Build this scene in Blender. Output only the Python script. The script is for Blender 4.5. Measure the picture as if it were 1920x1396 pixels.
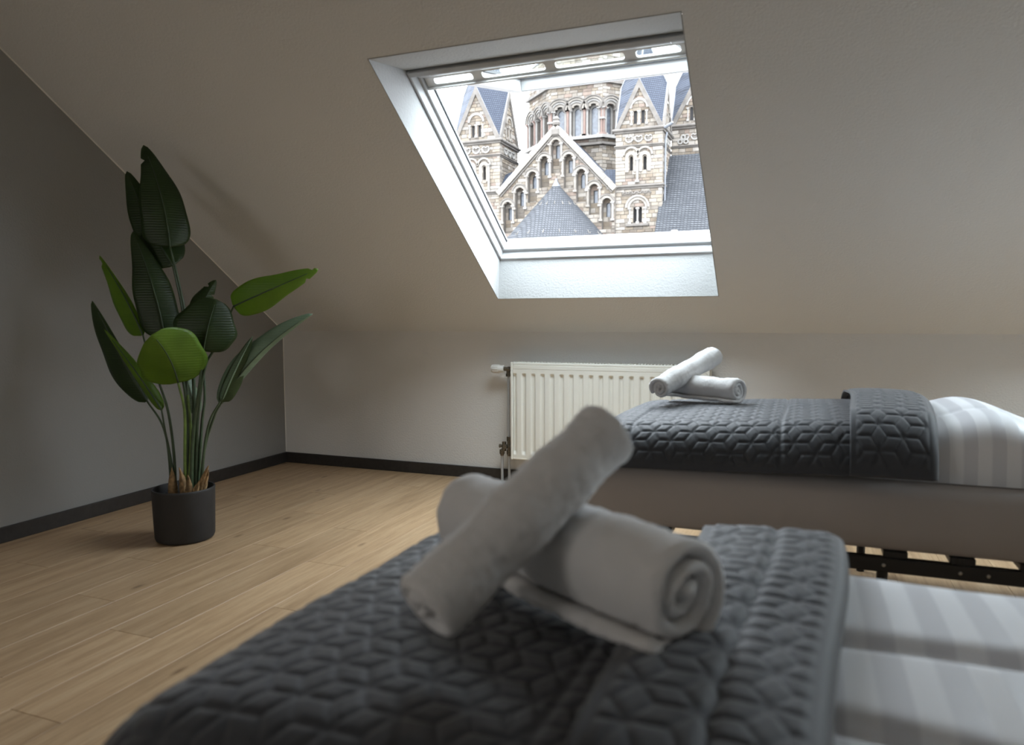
import bpy, bmesh, math, random
import numpy as np
from mathutils import Vector, Matrix
from mathutils.geometry import tessellate_polygon

random.seed(7); rng = np.random.default_rng(7)
for o in list(bpy.data.objects): bpy.data.objects.remove(o)
scn = bpy.context.scene
COL = scn.collection

# ------------------------------------------------------------------ camera
IW, IH = 1920, 1396
FPX = 1383.77; YAW = 0.37633; PITCH = 0.07749; ROLL = -0.0037
CAM = Vector((3.4744, -4.325, 1.0553))
fw = Vector((-math.sin(YAW)*math.cos(PITCH), math.cos(YAW)*math.cos(PITCH), -math.sin(PITCH)))
r0 = Vector((math.cos(YAW), math.sin(YAW), 0)); u0 = r0.cross(fw)
rt = r0*math.cos(ROLL)+u0*math.sin(ROLL); up = u0*math.cos(ROLL)-r0*math.sin(ROLL)
cd = bpy.data.cameras.new('camera'); cam = bpy.data.objects.new('camera', cd); COL.objects.link(cam)
cam.matrix_world = Matrix(((rt.x, up.x, -fw.x, CAM.x), (rt.y, up.y, -fw.y, CAM.y), (rt.z, up.z, -fw.z, CAM.z), (0, 0, 0, 1)))
cd.sensor_width = 36; cd.lens = FPX*36/IW; cd.clip_start = 0.05; cd.clip_end = 600
cd.dof.use_dof = True; cd.dof.focus_distance = 6.0; cd.dof.aperture_fstop = 2.9
scn.camera = cam

def ray(x, y): return fw + rt*((x-IW/2)/FPX) - up*((y-IH/2)/FPX)
def on_y(x, y, Y): d = ray(x, y); return CAM + d*((Y-CAM.y)/d.y)
def on_z(x, y, Z): d = ray(x, y); return CAM + d*((Z-CAM.z)/d.z)
def at_depth(x, y, dep): return CAM + ray(x, y)*dep

# ------------------------------------------------------------------ world / exposure
SKY = 20.0
w = bpy.data.worlds.new('overcast_sky'); scn.world = w; w.use_nodes = True
nt = w.node_tree; nt.nodes.clear()
wo = nt.nodes.new('ShaderNodeOutputWorld'); bg = nt.nodes.new('ShaderNodeBackground')
tc = nt.nodes.new('ShaderNodeTexCoord'); nz = nt.nodes.new('ShaderNodeTexNoise'); cr = nt.nodes.new('ShaderNodeValToRGB')
nz.inputs['Scale'].default_value = 2.5; nz.inputs['Detail'].default_value = 4
cr.color_ramp.elements[0].color = (0.80, 0.89, 1.0, 1); cr.color_ramp.elements[1].color = (0.90, 0.95, 1.0, 1)
nt.links.new(tc.outputs['Generated'], nz.inputs['Vector']); nt.links.new(nz.outputs['Fac'], cr.inputs['Fac'])
nt.links.new(cr.outputs['Color'], bg.inputs['Color'])
# overcast sky: brighter towards the zenith than at the horizon
sxyz = nt.nodes.new('ShaderNodeSeparateXYZ'); nt.links.new(tc.outputs['Generated'], sxyz.inputs['Vector'])
mxz = nt.nodes.new('ShaderNodeMath'); mxz.operation = 'MAXIMUM'; mxz.inputs[1].default_value = 0; nt.links.new(sxyz.outputs['Z'], mxz.inputs[0])
mad = nt.nodes.new('ShaderNodeMath'); mad.operation = 'MULTIPLY_ADD'; mad.inputs[1].default_value = SKY*.5; mad.inputs[2].default_value = SKY*.5
nt.links.new(mxz.outputs[0], mad.inputs[0]); nt.links.new(mad.outputs[0], bg.inputs['Strength'])
nt.links.new(bg.outputs['Background'], wo.inputs['Surface'])
vs = scn.view_settings; vs.view_transform = 'Standard'; vs.look = 'None'; vs.gamma = 1.0; vs.use_curve_mapping = False; vs.exposure = 0.12

# ------------------------------------------------------------------ room constants
K = 0.9512; TH = 0.60676; CT, ST = math.cos(TH), math.sin(TH)
XR = 6.35; YB = -6.4; ZC = 2.52; BH = 0.0747
def slope(x, s, t=0.0): return Vector((x, -s*CT + t*ST, K + s*ST + t*CT))   # s up the slope, t outward
SMAX = (ZC-K)/ST
WX1, WX2, WS1, WS2 = 1.790, 3.054, 0.350, 2.015      # opening in the slope
IS1, IS2, IT = 0.460, 1.784, 0.20                    # lining's inner rectangle at depth IT

# ------------------------------------------------------------------ helpers
def tag(o, label=None, cat=None, group=None, kind=None):
    if label: o['label'] = label
    if cat: o['category'] = cat
    if group: o['group'] = group
    if kind: o['kind'] = kind
    return o
def mesh_obj(name, verts, faces, mat=None, parent=None, smooth=False, cols=None):
    me = bpy.data.meshes.new(name)
    me.from_pydata([tuple(v) for v in verts], [], [tuple(f) for f in faces])
    if cols is not None:
        ca = me.color_attributes.new('stone', 'FLOAT_COLOR', 'CORNER')
        arr = np.empty((len(me.loops), 4), dtype=np.float32); i = 0
        for f, c in zip(faces, cols):
            arr[i:i+len(f), :3] = c; arr[i:i+len(f), 3] = 1; i += len(f)
        ca.data.foreach_set('color', arr.ravel())
    if smooth: me.polygons.foreach_set('use_smooth', [True]*len(me.polygons))
    me.update()
    o = bpy.data.objects.new(name, me); COL.objects.link(o)
    if mat: me.materials.append(mat)
    if parent: set_parent(o, parent)
    return o
def set_parent(o, p):
    o.parent = p
    o.matrix_parent_inverse = p_world(p).inverted()
def p_world(p):
    m = p.matrix_basis.copy()
    if p.parent: m = p_world(p.parent) @ p.matrix_parent_inverse @ m
    return m
def empty(name, loc=(0, 0, 0)):
    o = bpy.data.objects.new(name, None); COL.objects.link(o); o.location = loc; o.empty_display_size = 0.1
    return o
class MB:
    def __init__(s): s.v = []; s.f = []; s.c = []
    def add(s, vs, fs, col=None):
        b = len(s.v); s.v += [Vector(v) for v in vs]; s.f += [tuple(i+b for i in f) for f in fs]
        s.c += [col]*len(fs); return s
    def box(s, a, b, M=None, col=None):
        (x0, y0, z0), (x1, y1, z1) = a, b
        vs = [Vector(q) for q in ((x0,y0,z0),(x1,y0,z0),(x1,y1,z0),(x0,y1,z0),(x0,y0,z1),(x1,y0,z1),(x1,y1,z1),(x0,y1,z1))]
        if M: vs = [M @ q for q in vs]
        return s.add(vs, [(0,3,2,1),(4,5,6,7),(0,1,5,4),(1,2,6,5),(2,3,7,6),(3,0,4,7)], col)
    def bevbox(s, a, b, r, M=None, col=None):
        # box with chamfered edges (convex hull of 24 points)
        (x0, y0, z0), (x1, y1, z1) = a, b
        bm = bmesh.new()
        for x, sx in ((x0, 1), (x1, -1)):
            for y, sy in ((y0, 1), (y1, -1)):
                for z, sz in ((z0, 1), (z1, -1)):
                    for q in ((x, y+sy*r, z+sz*r), (x+sx*r, y, z+sz*r), (x+sx*r, y+sy*r, z)):
                        bm.verts.new(q)
        bmesh.ops.convex_hull(bm, input=bm.verts)
        bm.verts.index_update()
        vs = [v.co.copy() for v in bm.verts]; fs = [tuple(v.index for v in f.verts) for f in bm.faces]; bm.free()
        if M: vs = [M @ q for q in vs]
        return s.add(vs, fs, col)
    def tube(s, pts, rad, n=10, cap=True, col=None):
        pts = [Vector(p) for p in pts]; m = len(pts)
        rads = rad if isinstance(rad, (list, tuple)) else [rad]*m
        T = (pts[1]-pts[0]).normalized(); ref = Vector((0, 0, 1)) if abs(T.z) < .9 else Vector((1, 0, 0))
        N = T.cross(ref).normalized(); vs = []; fs = []
        for i, p in enumerate(pts):
            T = (pts[min(i+1, m-1)]-pts[max(i-1, 0)]).normalized()
            N = (N - T*N.dot(T)).normalized(); B = T.cross(N)
            for k in range(n):
                a = 2*math.pi*k/n; vs.append(p + (N*math.cos(a)+B*math.sin(a))*rads[i])
        for i in range(m-1):
            for k in range(n):
                a, b = i*n+k, i*n+(k+1) % n; fs.append((a, b, b+n, a+n))
        if cap: fs.append(tuple(range(n))[::-1]); fs.append(tuple((m-1)*n+k for k in range(n)))
        return s.add(vs, fs, col)
    def lathe(s, prof, c=(0, 0, 0), n=32, a0=0.0, a1=2*math.pi, M=None, col=None):
        c = Vector(c); full = abs(a1-a0-2*math.pi) < 1e-6; k = n if full else n+1; vs = []; fs = []
        for r, z in prof:
            for i in range(k):
                a = a0+(a1-a0)*i/n; vs.append(Vector((r*math.cos(a), r*math.sin(a), z))+c)
        for j in range(len(prof)-1):
            for i in range(n):
                a, b = j*k+i, j*k+(i+1) % k; fs.append((a, b, b+k, a+k))
        if M: vs = [M @ v for v in vs]
        return s.add(vs, fs, col)
    def prism(s, poly, y0, y1, M=None, col=None, holes=()):
        # polygon in local (x, z) extruded along local y; holes allowed
        polys = [list(poly)]+[list(h) for h in holes]; flat = [q for pl in polys for q in pl]
        tris = tessellate_polygon([[Vector((x, z, 0)) for x, z in pl] for pl in polys])
        n = len(flat); vs = [Vector((x, y0, z)) for x, z in flat]+[Vector((x, y1, z)) for x, z in flat]; fs = []
        for t in tris:
            a, b, c = (flat[i] for i in t)
            ar = (b[0]-a[0])*(c[1]-a[1])-(b[1]-a[1])*(c[0]-a[0])
            t = tuple(t) if ar > 0 else tuple(t)[::-1]
            fs.append(t); fs.append(tuple(i+n for i in t[::-1]))
        base = 0
        for pl in polys:
            m = len(pl)
            for i in range(m):
                a, b = base+i, base+(i+1) % m; fs.append((a, a+n, b+n, b))
            base += m
        if M: vs = [M @ v for v in vs]
        return s.add(vs, fs, col)
    def build(s, name, mat=None, parent=None, smooth=False, cols=False, fix=True):
        o = mesh_obj(name, s.v, s.f, mat, parent, smooth, s.c if cols else None)
        if fix:
            bm = bmesh.new(); bm.from_mesh(o.data); bmesh.ops.recalc_face_normals(bm, faces=bm.faces); bm.to_mesh(o.data); bm.free()
        return o
def auto_smooth(o, ang=35):
    me = o.data; me.polygons.foreach_set('use_smooth', [True]*len(me.polygons))
    bm = bmesh.new(); bm.from_mesh(me)
    for e in bm.edges:
        if len(e.link_faces) == 2 and e.calc_face_angle(0) > math.radians(ang): e.smooth = False
    bm.to_mesh(me); bm.free(); return o

# ------------------------------------------------------------------ materials
class NT:
    def __init__(s, name):
        s.m = bpy.data.materials.new(name); s.m.use_nodes = True; s.t = s.m.node_tree
        s.p = s.t.nodes['Principled BSDF']; s.out = s.t.nodes['Material Output']
    def n(s, typ, **kw):
        nd = s.t.nodes.new('ShaderNode'+typ)
        for k, v in kw.items():
            if k in nd.inputs: nd.inputs[k].default_value = v
            else: setattr(nd, k, v)
        return nd
    def l(s, a, b): s.t.links.new(a, b)
    def ramp(s, fac, stops):
        r = s.n('ValToRGB'); e = r.color_ramp.elements
        while len(e) < len(stops): e.new(0.5)
        for el, (p, c) in zip(e, stops): el.position = p; el.color = (*c, 1) if len(c) == 3 else c
        s.l(fac, r.inputs['Fac']); return r.outputs['Color']
    def coords(s, scale=(1, 1, 1), kind='Object'):
        tc = s.n('TexCoord'); mp = s.n('Mapping'); mp.inputs['Scale'].default_value = scale
        s.l(tc.outputs[kind], mp.inputs['Vector']); return mp.outputs['Vector']
    def bump(s, h, strength, dist):
        b = s.n('Bump'); b.inputs['Strength'].default_value = strength; b.inputs['Distance'].default_value = dist
        s.l(h, b.inputs['Height']); s.l(b.outputs['Normal'], s.p.inputs['Normal'])
    def set(s, col=None, rough=None, metal=None, spec=None):
        if col is not None: s.p.inputs['Base Color'].default_value = (*col, 1)
        if rough is not None: s.p.inputs['Roughness'].default_value = rough
        if metal is not None: s.p.inputs['Metallic'].default_value = metal
        if spec is not None: s.p.inputs['Specular IOR Level'].default_value = spec
        return s
def plain(name, col, rough=.5, metal=0., spec=.5, var=.06, scale=14., bump=0., bscale=80., bdist=.002):
    k = NT(name).set(col, rough, metal, spec); v = k.coords()
    nz = k.n('TexNoise', Scale=scale, Detail=3.0); k.l(v, nz.inputs['Vector'])
    a = tuple(c*(1-var) for c in col); b = tuple(min(1, c*(1+var)) for c in col)
    k.l(k.ramp(nz.outputs['Fac'], [(.3, a), (.7, b)]), k.p.inputs['Base Color'])
    if bump:
        n2 = k.n('TexNoise', Scale=bscale, Detail=2.0); k.l(v, n2.inputs['Vector']); k.bump(n2.outputs['Fac'], bump, bdist)
    return k.m
def paint(name, col):
    k = NT(name).set(col, .85, 0, .25); v = k.coords()
    n1 = k.n('TexNoise', Scale=95.0, Detail=2.5, Roughness=.55); k.l(v, n1.inputs['Vector'])
    k.bump(n1.outputs['Fac'], .55, .004); return k.m
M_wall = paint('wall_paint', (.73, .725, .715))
M_gable = paint('gable_paint_shaded', (.29, .285, .275))  # darker than the other walls: its dimmer light is put into the colour
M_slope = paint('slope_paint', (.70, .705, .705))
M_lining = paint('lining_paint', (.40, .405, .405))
M_white = plain('white_lacquer', (.40, .405, .41), .4, spec=.3, var=.01)
M_seal = plain('sealant', (.78, .76, .72), .5, var=.02)
M_gasket = plain('rubber_gasket', (.02, .022, .025), .6)
M_bar = plain('grey_aluminium', (.72, .72, .71), .5, .0)
M_base = plain('dark_skirting', (.030, .027, .025), .42, var=.2, scale=40)
M_rad = plain('radiator_enamel', (.80, .79, .73), .35, var=.01)
M_dark = plain('grille_shade', (.03, .03, .03), .8)
M_brass = plain('aged_brass', (.17, .15, .12), .42, .8, var=.3, scale=120)
M_knob = plain('thermostat_plastic', (.70, .69, .66), .5, var=.03)
M_black = plain('black_powder_coat', (.012, .012, .013), .45)
M_bolt = plain('bolt_steel', (.45, .43, .40), .35, .9)
M_pot = plain('pot_charcoal', (.022, .022, .023), .62, var=.15, bump=.15, bscale=300, bdist=.001)
M_soil = plain('soil', (.012, .010, .008), .95, var=.5, scale=90, bump=.8, bscale=120, bdist=.01)
M_under = plain('subfloor', (.10, .08, .06), .8)
def wood(name):
    k = NT(name); k.set(rough=.42, spec=.45)
    oi = k.n('ObjectInfo'); tc = k.n('TexCoord'); mp = k.n('Mapping'); mp.inputs['Scale'].default_value = (14, .9, 6)
    off = k.n('VectorMath', operation='SCALE'); k.l(oi.outputs['Random'], off.inputs['Scale']); off.inputs[0].default_value = (37, 91, 13)
    ad = k.n('VectorMath', operation='ADD'); k.l(tc.outputs['Object'], ad.inputs[0]); k.l(off.outputs['Vector'], ad.inputs[1])
    k.l(ad.outputs['Vector'], mp.inputs['Vector'])
    n1 = k.n('TexNoise', Scale=1.6, Detail=6.0, Roughness=.6, Distortion=.6); k.l(mp.outputs['Vector'], n1.inputs['Vector'])
    n2 = k.n('TexNoise', Scale=9.0, Detail=4.0, Roughness=.7); k.l(mp.outputs['Vector'], n2.inputs['Vector'])
    c1 = k.ramp(n1.outputs['Fac'], [(.25, (.33, .218, .122)), (.5, (.455, .315, .187)), (.75, (.55, .405, .255))])
    c2 = k.ramp(n2.outputs['Fac'], [(.3, (.72, .70, .68)), (.6, (1, 1, 1))])
    mx = k.n('Mix', data_type='RGBA', blend_type='MULTIPLY'); mx.inputs['Factor'].default_value = .7
    k.l(c1, mx.inputs['A']); k.l(c2, mx.inputs['B'])
    # knots
    mp2 = k.n('Mapping'); mp2.inputs['Scale'].default_value = (6.5, 2.3, 1); k.l(ad.outputs['Vector'], mp2.inputs['Vector'])
    vo = k.n('TexVoronoi', Scale=1.0, Randomness=1.0); k.l(mp2.outputs['Vector'], vo.inputs['Vector'])
    kn = k.ramp(vo.outputs['Distance'], [(.03, (.30, .25, .21)), (.10, (1, 1, 1))])
    m2 = k.n('Mix', data_type='RGBA', blend_type='MULTIPLY'); m2.inputs['Factor'].default_value = .75
    k.l(mx.outputs['Result'], m2.inputs['A']); k.l(kn, m2.inputs['B'])
    tone = k.ramp(oi.outputs['Random'], [(0, (.90, .88, .86)), (1, (1.06, 1.04, 1.02))])
    m3 = k.n('Mix', data_type='RGBA', blend_type='MULTIPLY'); m3.inputs['Factor'].default_value = 1
    k.l(m2.outputs['Result'], m3.inputs['A']); k.l(tone, m3.inputs['B'])
    k.l(m3.outputs['Result'], k.p.inputs['Base Color']); k.bump(n2.outputs['Fac'], .15, .002)
    return k.m
M_wood = wood('oak_plank')
def cloth(name, col, rough=.9, weave=900, strength=.25, sheen=.15):
    k = NT(name).set(col, rough, 0, .2); v = k.coords()
    k.p.inputs['Sheen Weight'].default_value = sheen
    n = k.n('TexNoise', Scale=weave, Detail=2.0); k.l(v, n.inputs['Vector']); k.bump(n.outputs['Fac'], strength, .001)
    return k.m
M_throw = cloth('quilt_grey', (.048, .052, .062), .58, sheen=.34)
M_sheet = cloth('grey_jersey', (.42, .39, .375), .9)
def terry():
    k = NT('white_terry').set((.88, .87, .87), .95, 0, .1); v = k.coords()
    k.p.inputs['Sheen Weight'].default_value = .3
    n = k.n('TexNoise', Scale=420.0, Detail=3.0); k.l(v, n.inputs['Vector']); k.bump(n.outputs['Fac'], .9, .004)
    return k.m
M_towel = terry()
def striped(name, period=.072):
    k = NT(name).set((.8, .8, .8), .7, 0, .3); v = k.coords()
    sx = k.n('SeparateXYZ'); k.l(v, sx.inputs['Vector'])
    m = k.n('Math', operation='MULTIPLY'); m.inputs[1].default_value = 1/period; k.l(sx.outputs['X'], m.inputs[0])
    fr = k.n('Math', operation='FRACT'); k.l(m.outputs[0], fr.inputs[0])
    k.l(k.ramp(fr.outputs[0], [(.46, (.82, .83, .86)), (.54, (.68, .69, .73))]), k.p.inputs['Base Color'])
    k.l(k.ramp(fr.outputs[0], [(.46, (.85,)*3), (.54, (.42,)*3)]), k.p.inputs['Roughness'])
    n = k.n('TexNoise', Scale=700.0, Detail=2.0); k.l(v, n.inputs['Vector']); k.bump(n.outputs['Fac'], .15, .001)
    return k.m
M_duvet = striped('striped_damask')
def leafmat(name, c, trans, tw=.4):
    k = NT(name); k.set(c, .42, 0, .45); v = k.coords()
    wv = k.n('TexWave', Scale=26.0, Distortion=1.2, Detail=1.0); wv.bands_direction = 'Z'; k.l(v, wv.inputs['Vector'])
    n = k.n('TexNoise', Scale=8.0, Detail=3.0); k.l(v, n.inputs['Vector'])
    k.l(k.ramp(n.outputs['Fac'], [(.3, tuple(x*.75 for x in c)), (.7, tuple(x*1.15 for x in c))]), k.p.inputs['Base Color'])
    k.bump(wv.outputs['Fac'], .25, .003)
    tr = k.n('BsdfTranslucent'); tr.inputs['Color'].default_value = (*trans, 1)
    mx = k.n('MixShader'); mx.inputs['Fac'].default_value = tw
    k.l(k.p.outputs['BSDF'], mx.inputs[1]); k.l(tr.outputs['BSDF'], mx.inputs[2]); k.l(mx.outputs['Shader'], k.out.inputs['Surface'])
    return k.m
M_leaf = leafmat('leaf_green', (.030, .058, .016), (.085, .17, .02), .32)
M_leafy = leafmat('leaf_green_lit', (.15, .27, .03), (.34, .55, .04), .45)  # brighter copy of the leaf green: window light put into the colour
M_leafu = leafmat('leaf_pale_underside', (.18, .27, .18), (.12, .22, .08), .2)
M_stem = plain('stem_green', (.045, .075, .035), .5, var=.25, scale=30)
M_stemy = plain('stem_light_green', (.14, .22, .05), .5, var=.25, scale=30)
M_husk = plain('dry_sheath', (.33, .21, .10), .85, var=.5, scale=60, bump=.5, bscale=150, bdist=.003)
def stonemat():
    k = NT('sandstone').set((.3, .26, .2), .9, 0, .15)
    at = k.n('Attribute'); at.attribute_name = 'stone'; v = k.coords()
    n = k.n('TexNoise', Scale=1.7, Detail=6.0, Roughness=.65); k.l(v, n.inputs['Vector'])
    mx = k.n('Mix', data_type='RGBA', blend_type='MULTIPLY'); mx.inputs['Factor'].default_value = 1
    k.l(at.outputs['Color'], mx.inputs['A']); k.l(k.ramp(n.outputs['Fac'], [(.3, (.72, .70, .68)), (.65, (1.08, 1.07, 1.05))]), mx.inputs['B'])
    k.l(mx.outputs['Result'], k.p.inputs['Base Color'])
    n2 = k.n('TexNoise', Scale=9.0, Detail=3.0); k.l(v, n2.inputs['Vector']); k.bump(n2.outputs['Fac'], .4, .05); return k.m
M_stone = stonemat()
SC = .275
def sc(*c): return tuple(x*SC for x in c)
M_mortar = plain('mortar', sc(.30, .26, .22), .95, var=.15, scale=2)
M_trim = plain('carved_sandstone', sc(.47, .42, .36), .9, var=.22, scale=1.4, bump=.3, bscale=8, bdist=.04)
M_pale = plain('pale_limestone', sc(.52, .49, .45), .9, var=.1, scale=2)
M_pink = plain('red_sandstone', sc(.42, .28, .23), .9, var=.15, scale=2)
M_dtrim = plain('weathered_coping', sc(.26, .23, .20), .9, var=.25, scale=1.6)
M_pane = plain('leaded_glass', (.06, .066, .078), .25, var=.3, scale=3)
M_void = plain('louvre_shadow', (.012, .011, .011), .9)  # near-black plates stand in for the shade inside tower openings
M_lead = plain('lead_sheet', (.075, .08, .09), .5, var=.08, scale=2)
def slate(name, a, b, sx=3.2, sz=4.6):
    k = NT(name).set(a, .7, 0, .12); v = k.coords((1, 1, 1))
    sp = k.n('SeparateXYZ'); k.l(v, sp.inputs['Vector']); cb = k.n('CombineXYZ')
    sm = k.n('Math', operation='ADD'); k.l(sp.outputs['X'], sm.inputs[0]); k.l(sp.outputs['Y'], sm.inputs[1])
    k.l(sm.outputs[0], cb.inputs['X']); k.l(sp.outputs['Z'], cb.inputs['Y'])
    br = k.n('TexBrick', Scale=1.0); br.inputs['Brick Width'].default_value = 1/sx; br.inputs['Row Height'].default_value = 1/sz
    br.inputs['Mortar Size'].default_value = .04; br.inputs['Color1'].default_value = (*a, 1); br.inputs['Color2'].default_value = (*b, 1)
    br.inputs['Mortar'].default_value = tuple(x*.45 for x in a)+(1,); k.l(cb.outputs['Vector'], br.inputs['Vector'])
    k.l(br.outputs['Color'], k.p.inputs['Base Color']); k.bump(br.outputs['Fac'], -.6, .03); return k.m
M_slate = slate('blue_slate', (.027, .032, .045), (.034, .040, .053))
M_slate2 = slate('grey_slate', (.036, .038, .042), (.050, .052, .056))
M_tile = plain('roof_tile', (.07, .06, .055), .8, var=.3, scale=6, bump=.5, bscale=5, bdist=.05)
M_ground = plain('paving', (.22, .21, .20), .9, var=.1, scale=.3)
def glass(name, c=(.93, .96, .95)):
    k = NT(name); k.t.nodes.remove(k.p)
    tr = k.n('BsdfTransparent'); tr.inputs['Color'].default_value = (*c, 1)
    gl = k.n('BsdfGlossy'); gl.inputs['Roughness'].default_value = .02
    mx = k.n('MixShader'); mx.inputs['Fac'].default_value = .05
    k.l(tr.outputs[0], mx.inputs[1]); k.l(gl.outputs[0], mx.inputs[2])
    k.l(mx.outputs[0], k.out.inputs['Surface']); return k.m
M_glass = glass('window_glass')
M_glass2 = glass('warm_fill_glass', (.96, .90, .83))  # tint added to warm the fill light from the added rear window

# ================================================================== ROOM SHELL
TK = 0.25
# floor with planks
fl = MB().box((-TK, YB-TK, -.25), (XR+TK, TK, -.012)).build('floor', M_under); tag(fl, 'oak plank floor of the attic room', None, None, 'structure')
PW, PL = .195, 1.285
def plank_mesh(wd, ln):
    g = .0005; c = .0008; w2, l2 = wd/2-g, ln/2-g
    vs = [(-w2, -l2, -.012), (w2, -l2, -.012), (w2, l2, -.012), (-w2, l2, -.012), (-w2, -l2, -c), (w2, -l2, -c), (w2, l2, -c), (-w2, l2, -c),
          (-w2+c, -l2+c, 0), (w2-c, -l2+c, 0), (w2-c, l2-c, 0), (-w2+c, l2-c, 0)]
    fs = [(0,3,2,1), (8,9,10,11)]
    for i in range(4): j = (i+1) % 4; fs += [(i, j, j+4, i+4), (i+4, j+4, j+8, i+8)]
    me = bpy.data.meshes.new('plank'); me.from_pydata(vs, [], fs); me.materials.append(M_wood); return me
pcache = {}
offs = [0, .47, .93, .22, .71, 1.1, .36]
x = .14-PW; col_i = 0
while x < XR:
    xa, xb = max(x, 0.0), min(x+PW, XR)
    if xb-xa > .01:
        y = -(offs[col_i % 7]*1.0) if offs[col_i % 7] > 0 else 0.0
        cuts = [0.0]; yy = -offs[col_i % 7] if offs[col_i % 7] > .05 else -PL
        while yy > YB: cuts.append(yy); yy -= PL
        cuts.append(YB)
        for a, b in zip(cuts, cuts[1:]):
            key = (round(xb-xa, 3), round(a-b, 3))
            if key not in pcache: pcache[key] = plank_mesh(xb-xa, a-b)
            o = bpy.data.objects.new('plank', pcache[key]); COL.objects.link(o); o.location = ((xa+xb)/2, (a+b)/2, 0); set_parent(o, fl)
    x += PW; col_i += 1
def struct(o, label=None): return tag(o, label, None, None, 'structure')
struct(MB().box((-TK, 0, -.25), (XR+TK, TK, K+.02)).build('wall_back', M_wall), 'low knee wall behind the radiator')
zt = ZC+.3
prof = [(YB-TK, -.25), (0, -.25), (0, K), (-SMAX*CT, ZC), (YB-TK, ZC)]
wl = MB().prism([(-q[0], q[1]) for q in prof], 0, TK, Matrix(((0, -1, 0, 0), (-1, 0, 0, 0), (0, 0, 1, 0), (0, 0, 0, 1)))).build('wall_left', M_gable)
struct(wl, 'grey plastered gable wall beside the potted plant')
wr = MB().prism([(-q[0], q[1]) for q in prof], 0, TK, Matrix(((0, 1, 0, XR), (-1, 0, 0, 0), (0, 0, 1, 0), (0, 0, 0, 1)))).build('wall_right', M_wall)
struct(wr, 'grey plastered wall beyond the heads of the beds')
RW = (.50, 1.50, 1.05, 2.0)  # rear window, added unseen to give the room fill light
MRW = Matrix(((1, 0, 0, 0), (0, 1, 0, YB-TK), (0, 0, 1, 0), (0, 0, 0, 1)))
struct(MB().prism([(-TK, -.25), (XR+TK, -.25), (XR+TK, zt), (-TK, zt)], 0, TK, MRW, holes=[[(RW[0], RW[2]), (RW[1], RW[2]), (RW[1], RW[3]), (RW[0], RW[3])]]).build('wall_rear', M_wall), 'wall with the added fill window opposite the roof window')
w2 = MB(); rm = (RW[0]+RW[1])/2
for a, b in (((RW[0], 0, RW[2]), (RW[0]+.06, .06, RW[3])), ((RW[1]-.06, 0, RW[2]), (RW[1], .06, RW[3])), ((rm-.04, 0, RW[2]), (rm+.04, .06, RW[3])), ((RW[0], 0, RW[2]), (RW[1], .06, RW[2]+.06)), ((RW[0], 0, RW[3]-.06), (RW[1], .06, RW[3]))):
    w2.box(a, b, Matrix.Translation((0, YB-.16, 0)))
w2o = w2.build('added_window_2', M_white, fix=False); struct(w2o, 'unseen casement window added for fill light opposite the roof window')
MB().box((RW[0]+.05, YB-.135, RW[2]+.05), (RW[1]-.05, YB-.125, RW[3]-.05)).build('glass_pane', M_glass2, w2o)
pl2 = bpy.data.lights.new('rear_portal', 'AREA'); pl2.shape = 'RECTANGLE'; pl2.size = RW[1]-RW[0]; pl2.size_y = RW[3]-RW[2]; pl2.cycles.is_portal = True
po2 = bpy.data.objects.new('rear_portal', pl2); COL.objects.link(po2); po2.matrix_world = Matrix(((-1, 0, 0, rm), (0, 0, -1, YB-.2), (0, -1, 0, (RW[2]+RW[3])/2), (0, 0, 0, 1)))
struct(MB().box((-TK, YB-TK, ZC), (XR+TK, -SMAX*CT, ZC+.25)).build('ceiling', M_wall), 'flat ceiling above the beds')
# sloped ceiling with the skylight hole
T2_ = IT+.13
W3 = (4.50, 5.80)                                    # second roof window, added out of view to brighten the room
def holes2(t, k):
    out = []
    for a, b in ((WX1, WX2), W3):
        s0, s1 = WS1+(IS1-WS1)*k, WS2+(IS2-WS2)*k; out.append([(a, s0), (b, s0), (b, s1), (a, s1)])
    return out
def plane_holes(mb, outer, hs, t):
    polys = [outer]+hs; flat = [q for pl in polys for q in pl]
    tris = tessellate_polygon([[Vector((x, z, 0)) for x, z in pl] for pl in polys])
    mb.add([slope(x, q, t) for x, q in flat], [tuple(f) for f in tris])
sl = MB(); O1 = [(-.1, -.02), (XR+.1, -.02), (XR+.1, SMAX+.05), (-.1, SMAX+.05)]; O2 = [(-.3, -.6), (XR+.3, -.6), (XR+.3, SMAX+.5), (-.3, SMAX+.5)]
plane_holes(sl, O1, holes2(0, 0), 0.0)
struct(sl.build('wall_slope', M_slope), 'sloping plastered roof wall around the window')
ro = MB(); plane_holes(ro, O2, holes2(0, 1), T2_)
for k in range(4):
    j = (k+1) % 4; ro.add([slope(*O1[k], .002), slope(*O1[j], .002), slope(*O2[j], T2_), slope(*O2[k], T2_)], [(0, 1, 2, 3)])
struct(ro.build('roof_covering', M_tile), 'dark roof outside the sloping wall')
def ring(mb, o4, i4):
    for k in range(4):
        j = (k+1) % 4; mb.add([o4[k], o4[j], i4[j], i4[k]], [(0, 1, 2, 3)])
def quad4(a, b, s0, s1, t): return [slope(a, s0, t), slope(b, s0, t), slope(b, s1, t), slope(a, s1, t)]
MS = Matrix(((1, 0, 0, 0), (0, ST, -CT, 0), (0, CT, ST, K), (0, 0, 0, 1)))    # local (x, t, s)
def portal(name, a, b):
    l = bpy.data.lights.new(name, 'AREA'); l.shape = 'RECTANGLE'; l.size = b-a; l.size_y = IS2-IS1; l.cycles.is_portal = True
    o = bpy.data.objects.new(name, l); COL.objects.link(o); pc = slope((a+b)/2, (IS1+IS2)/2, IT+.12)
    o.matrix_world = Matrix(((1, 0, 0, pc.x), (0, CT, ST, pc.y), (0, -ST, CT, pc.z), (0, 0, 0, 1)))
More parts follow.
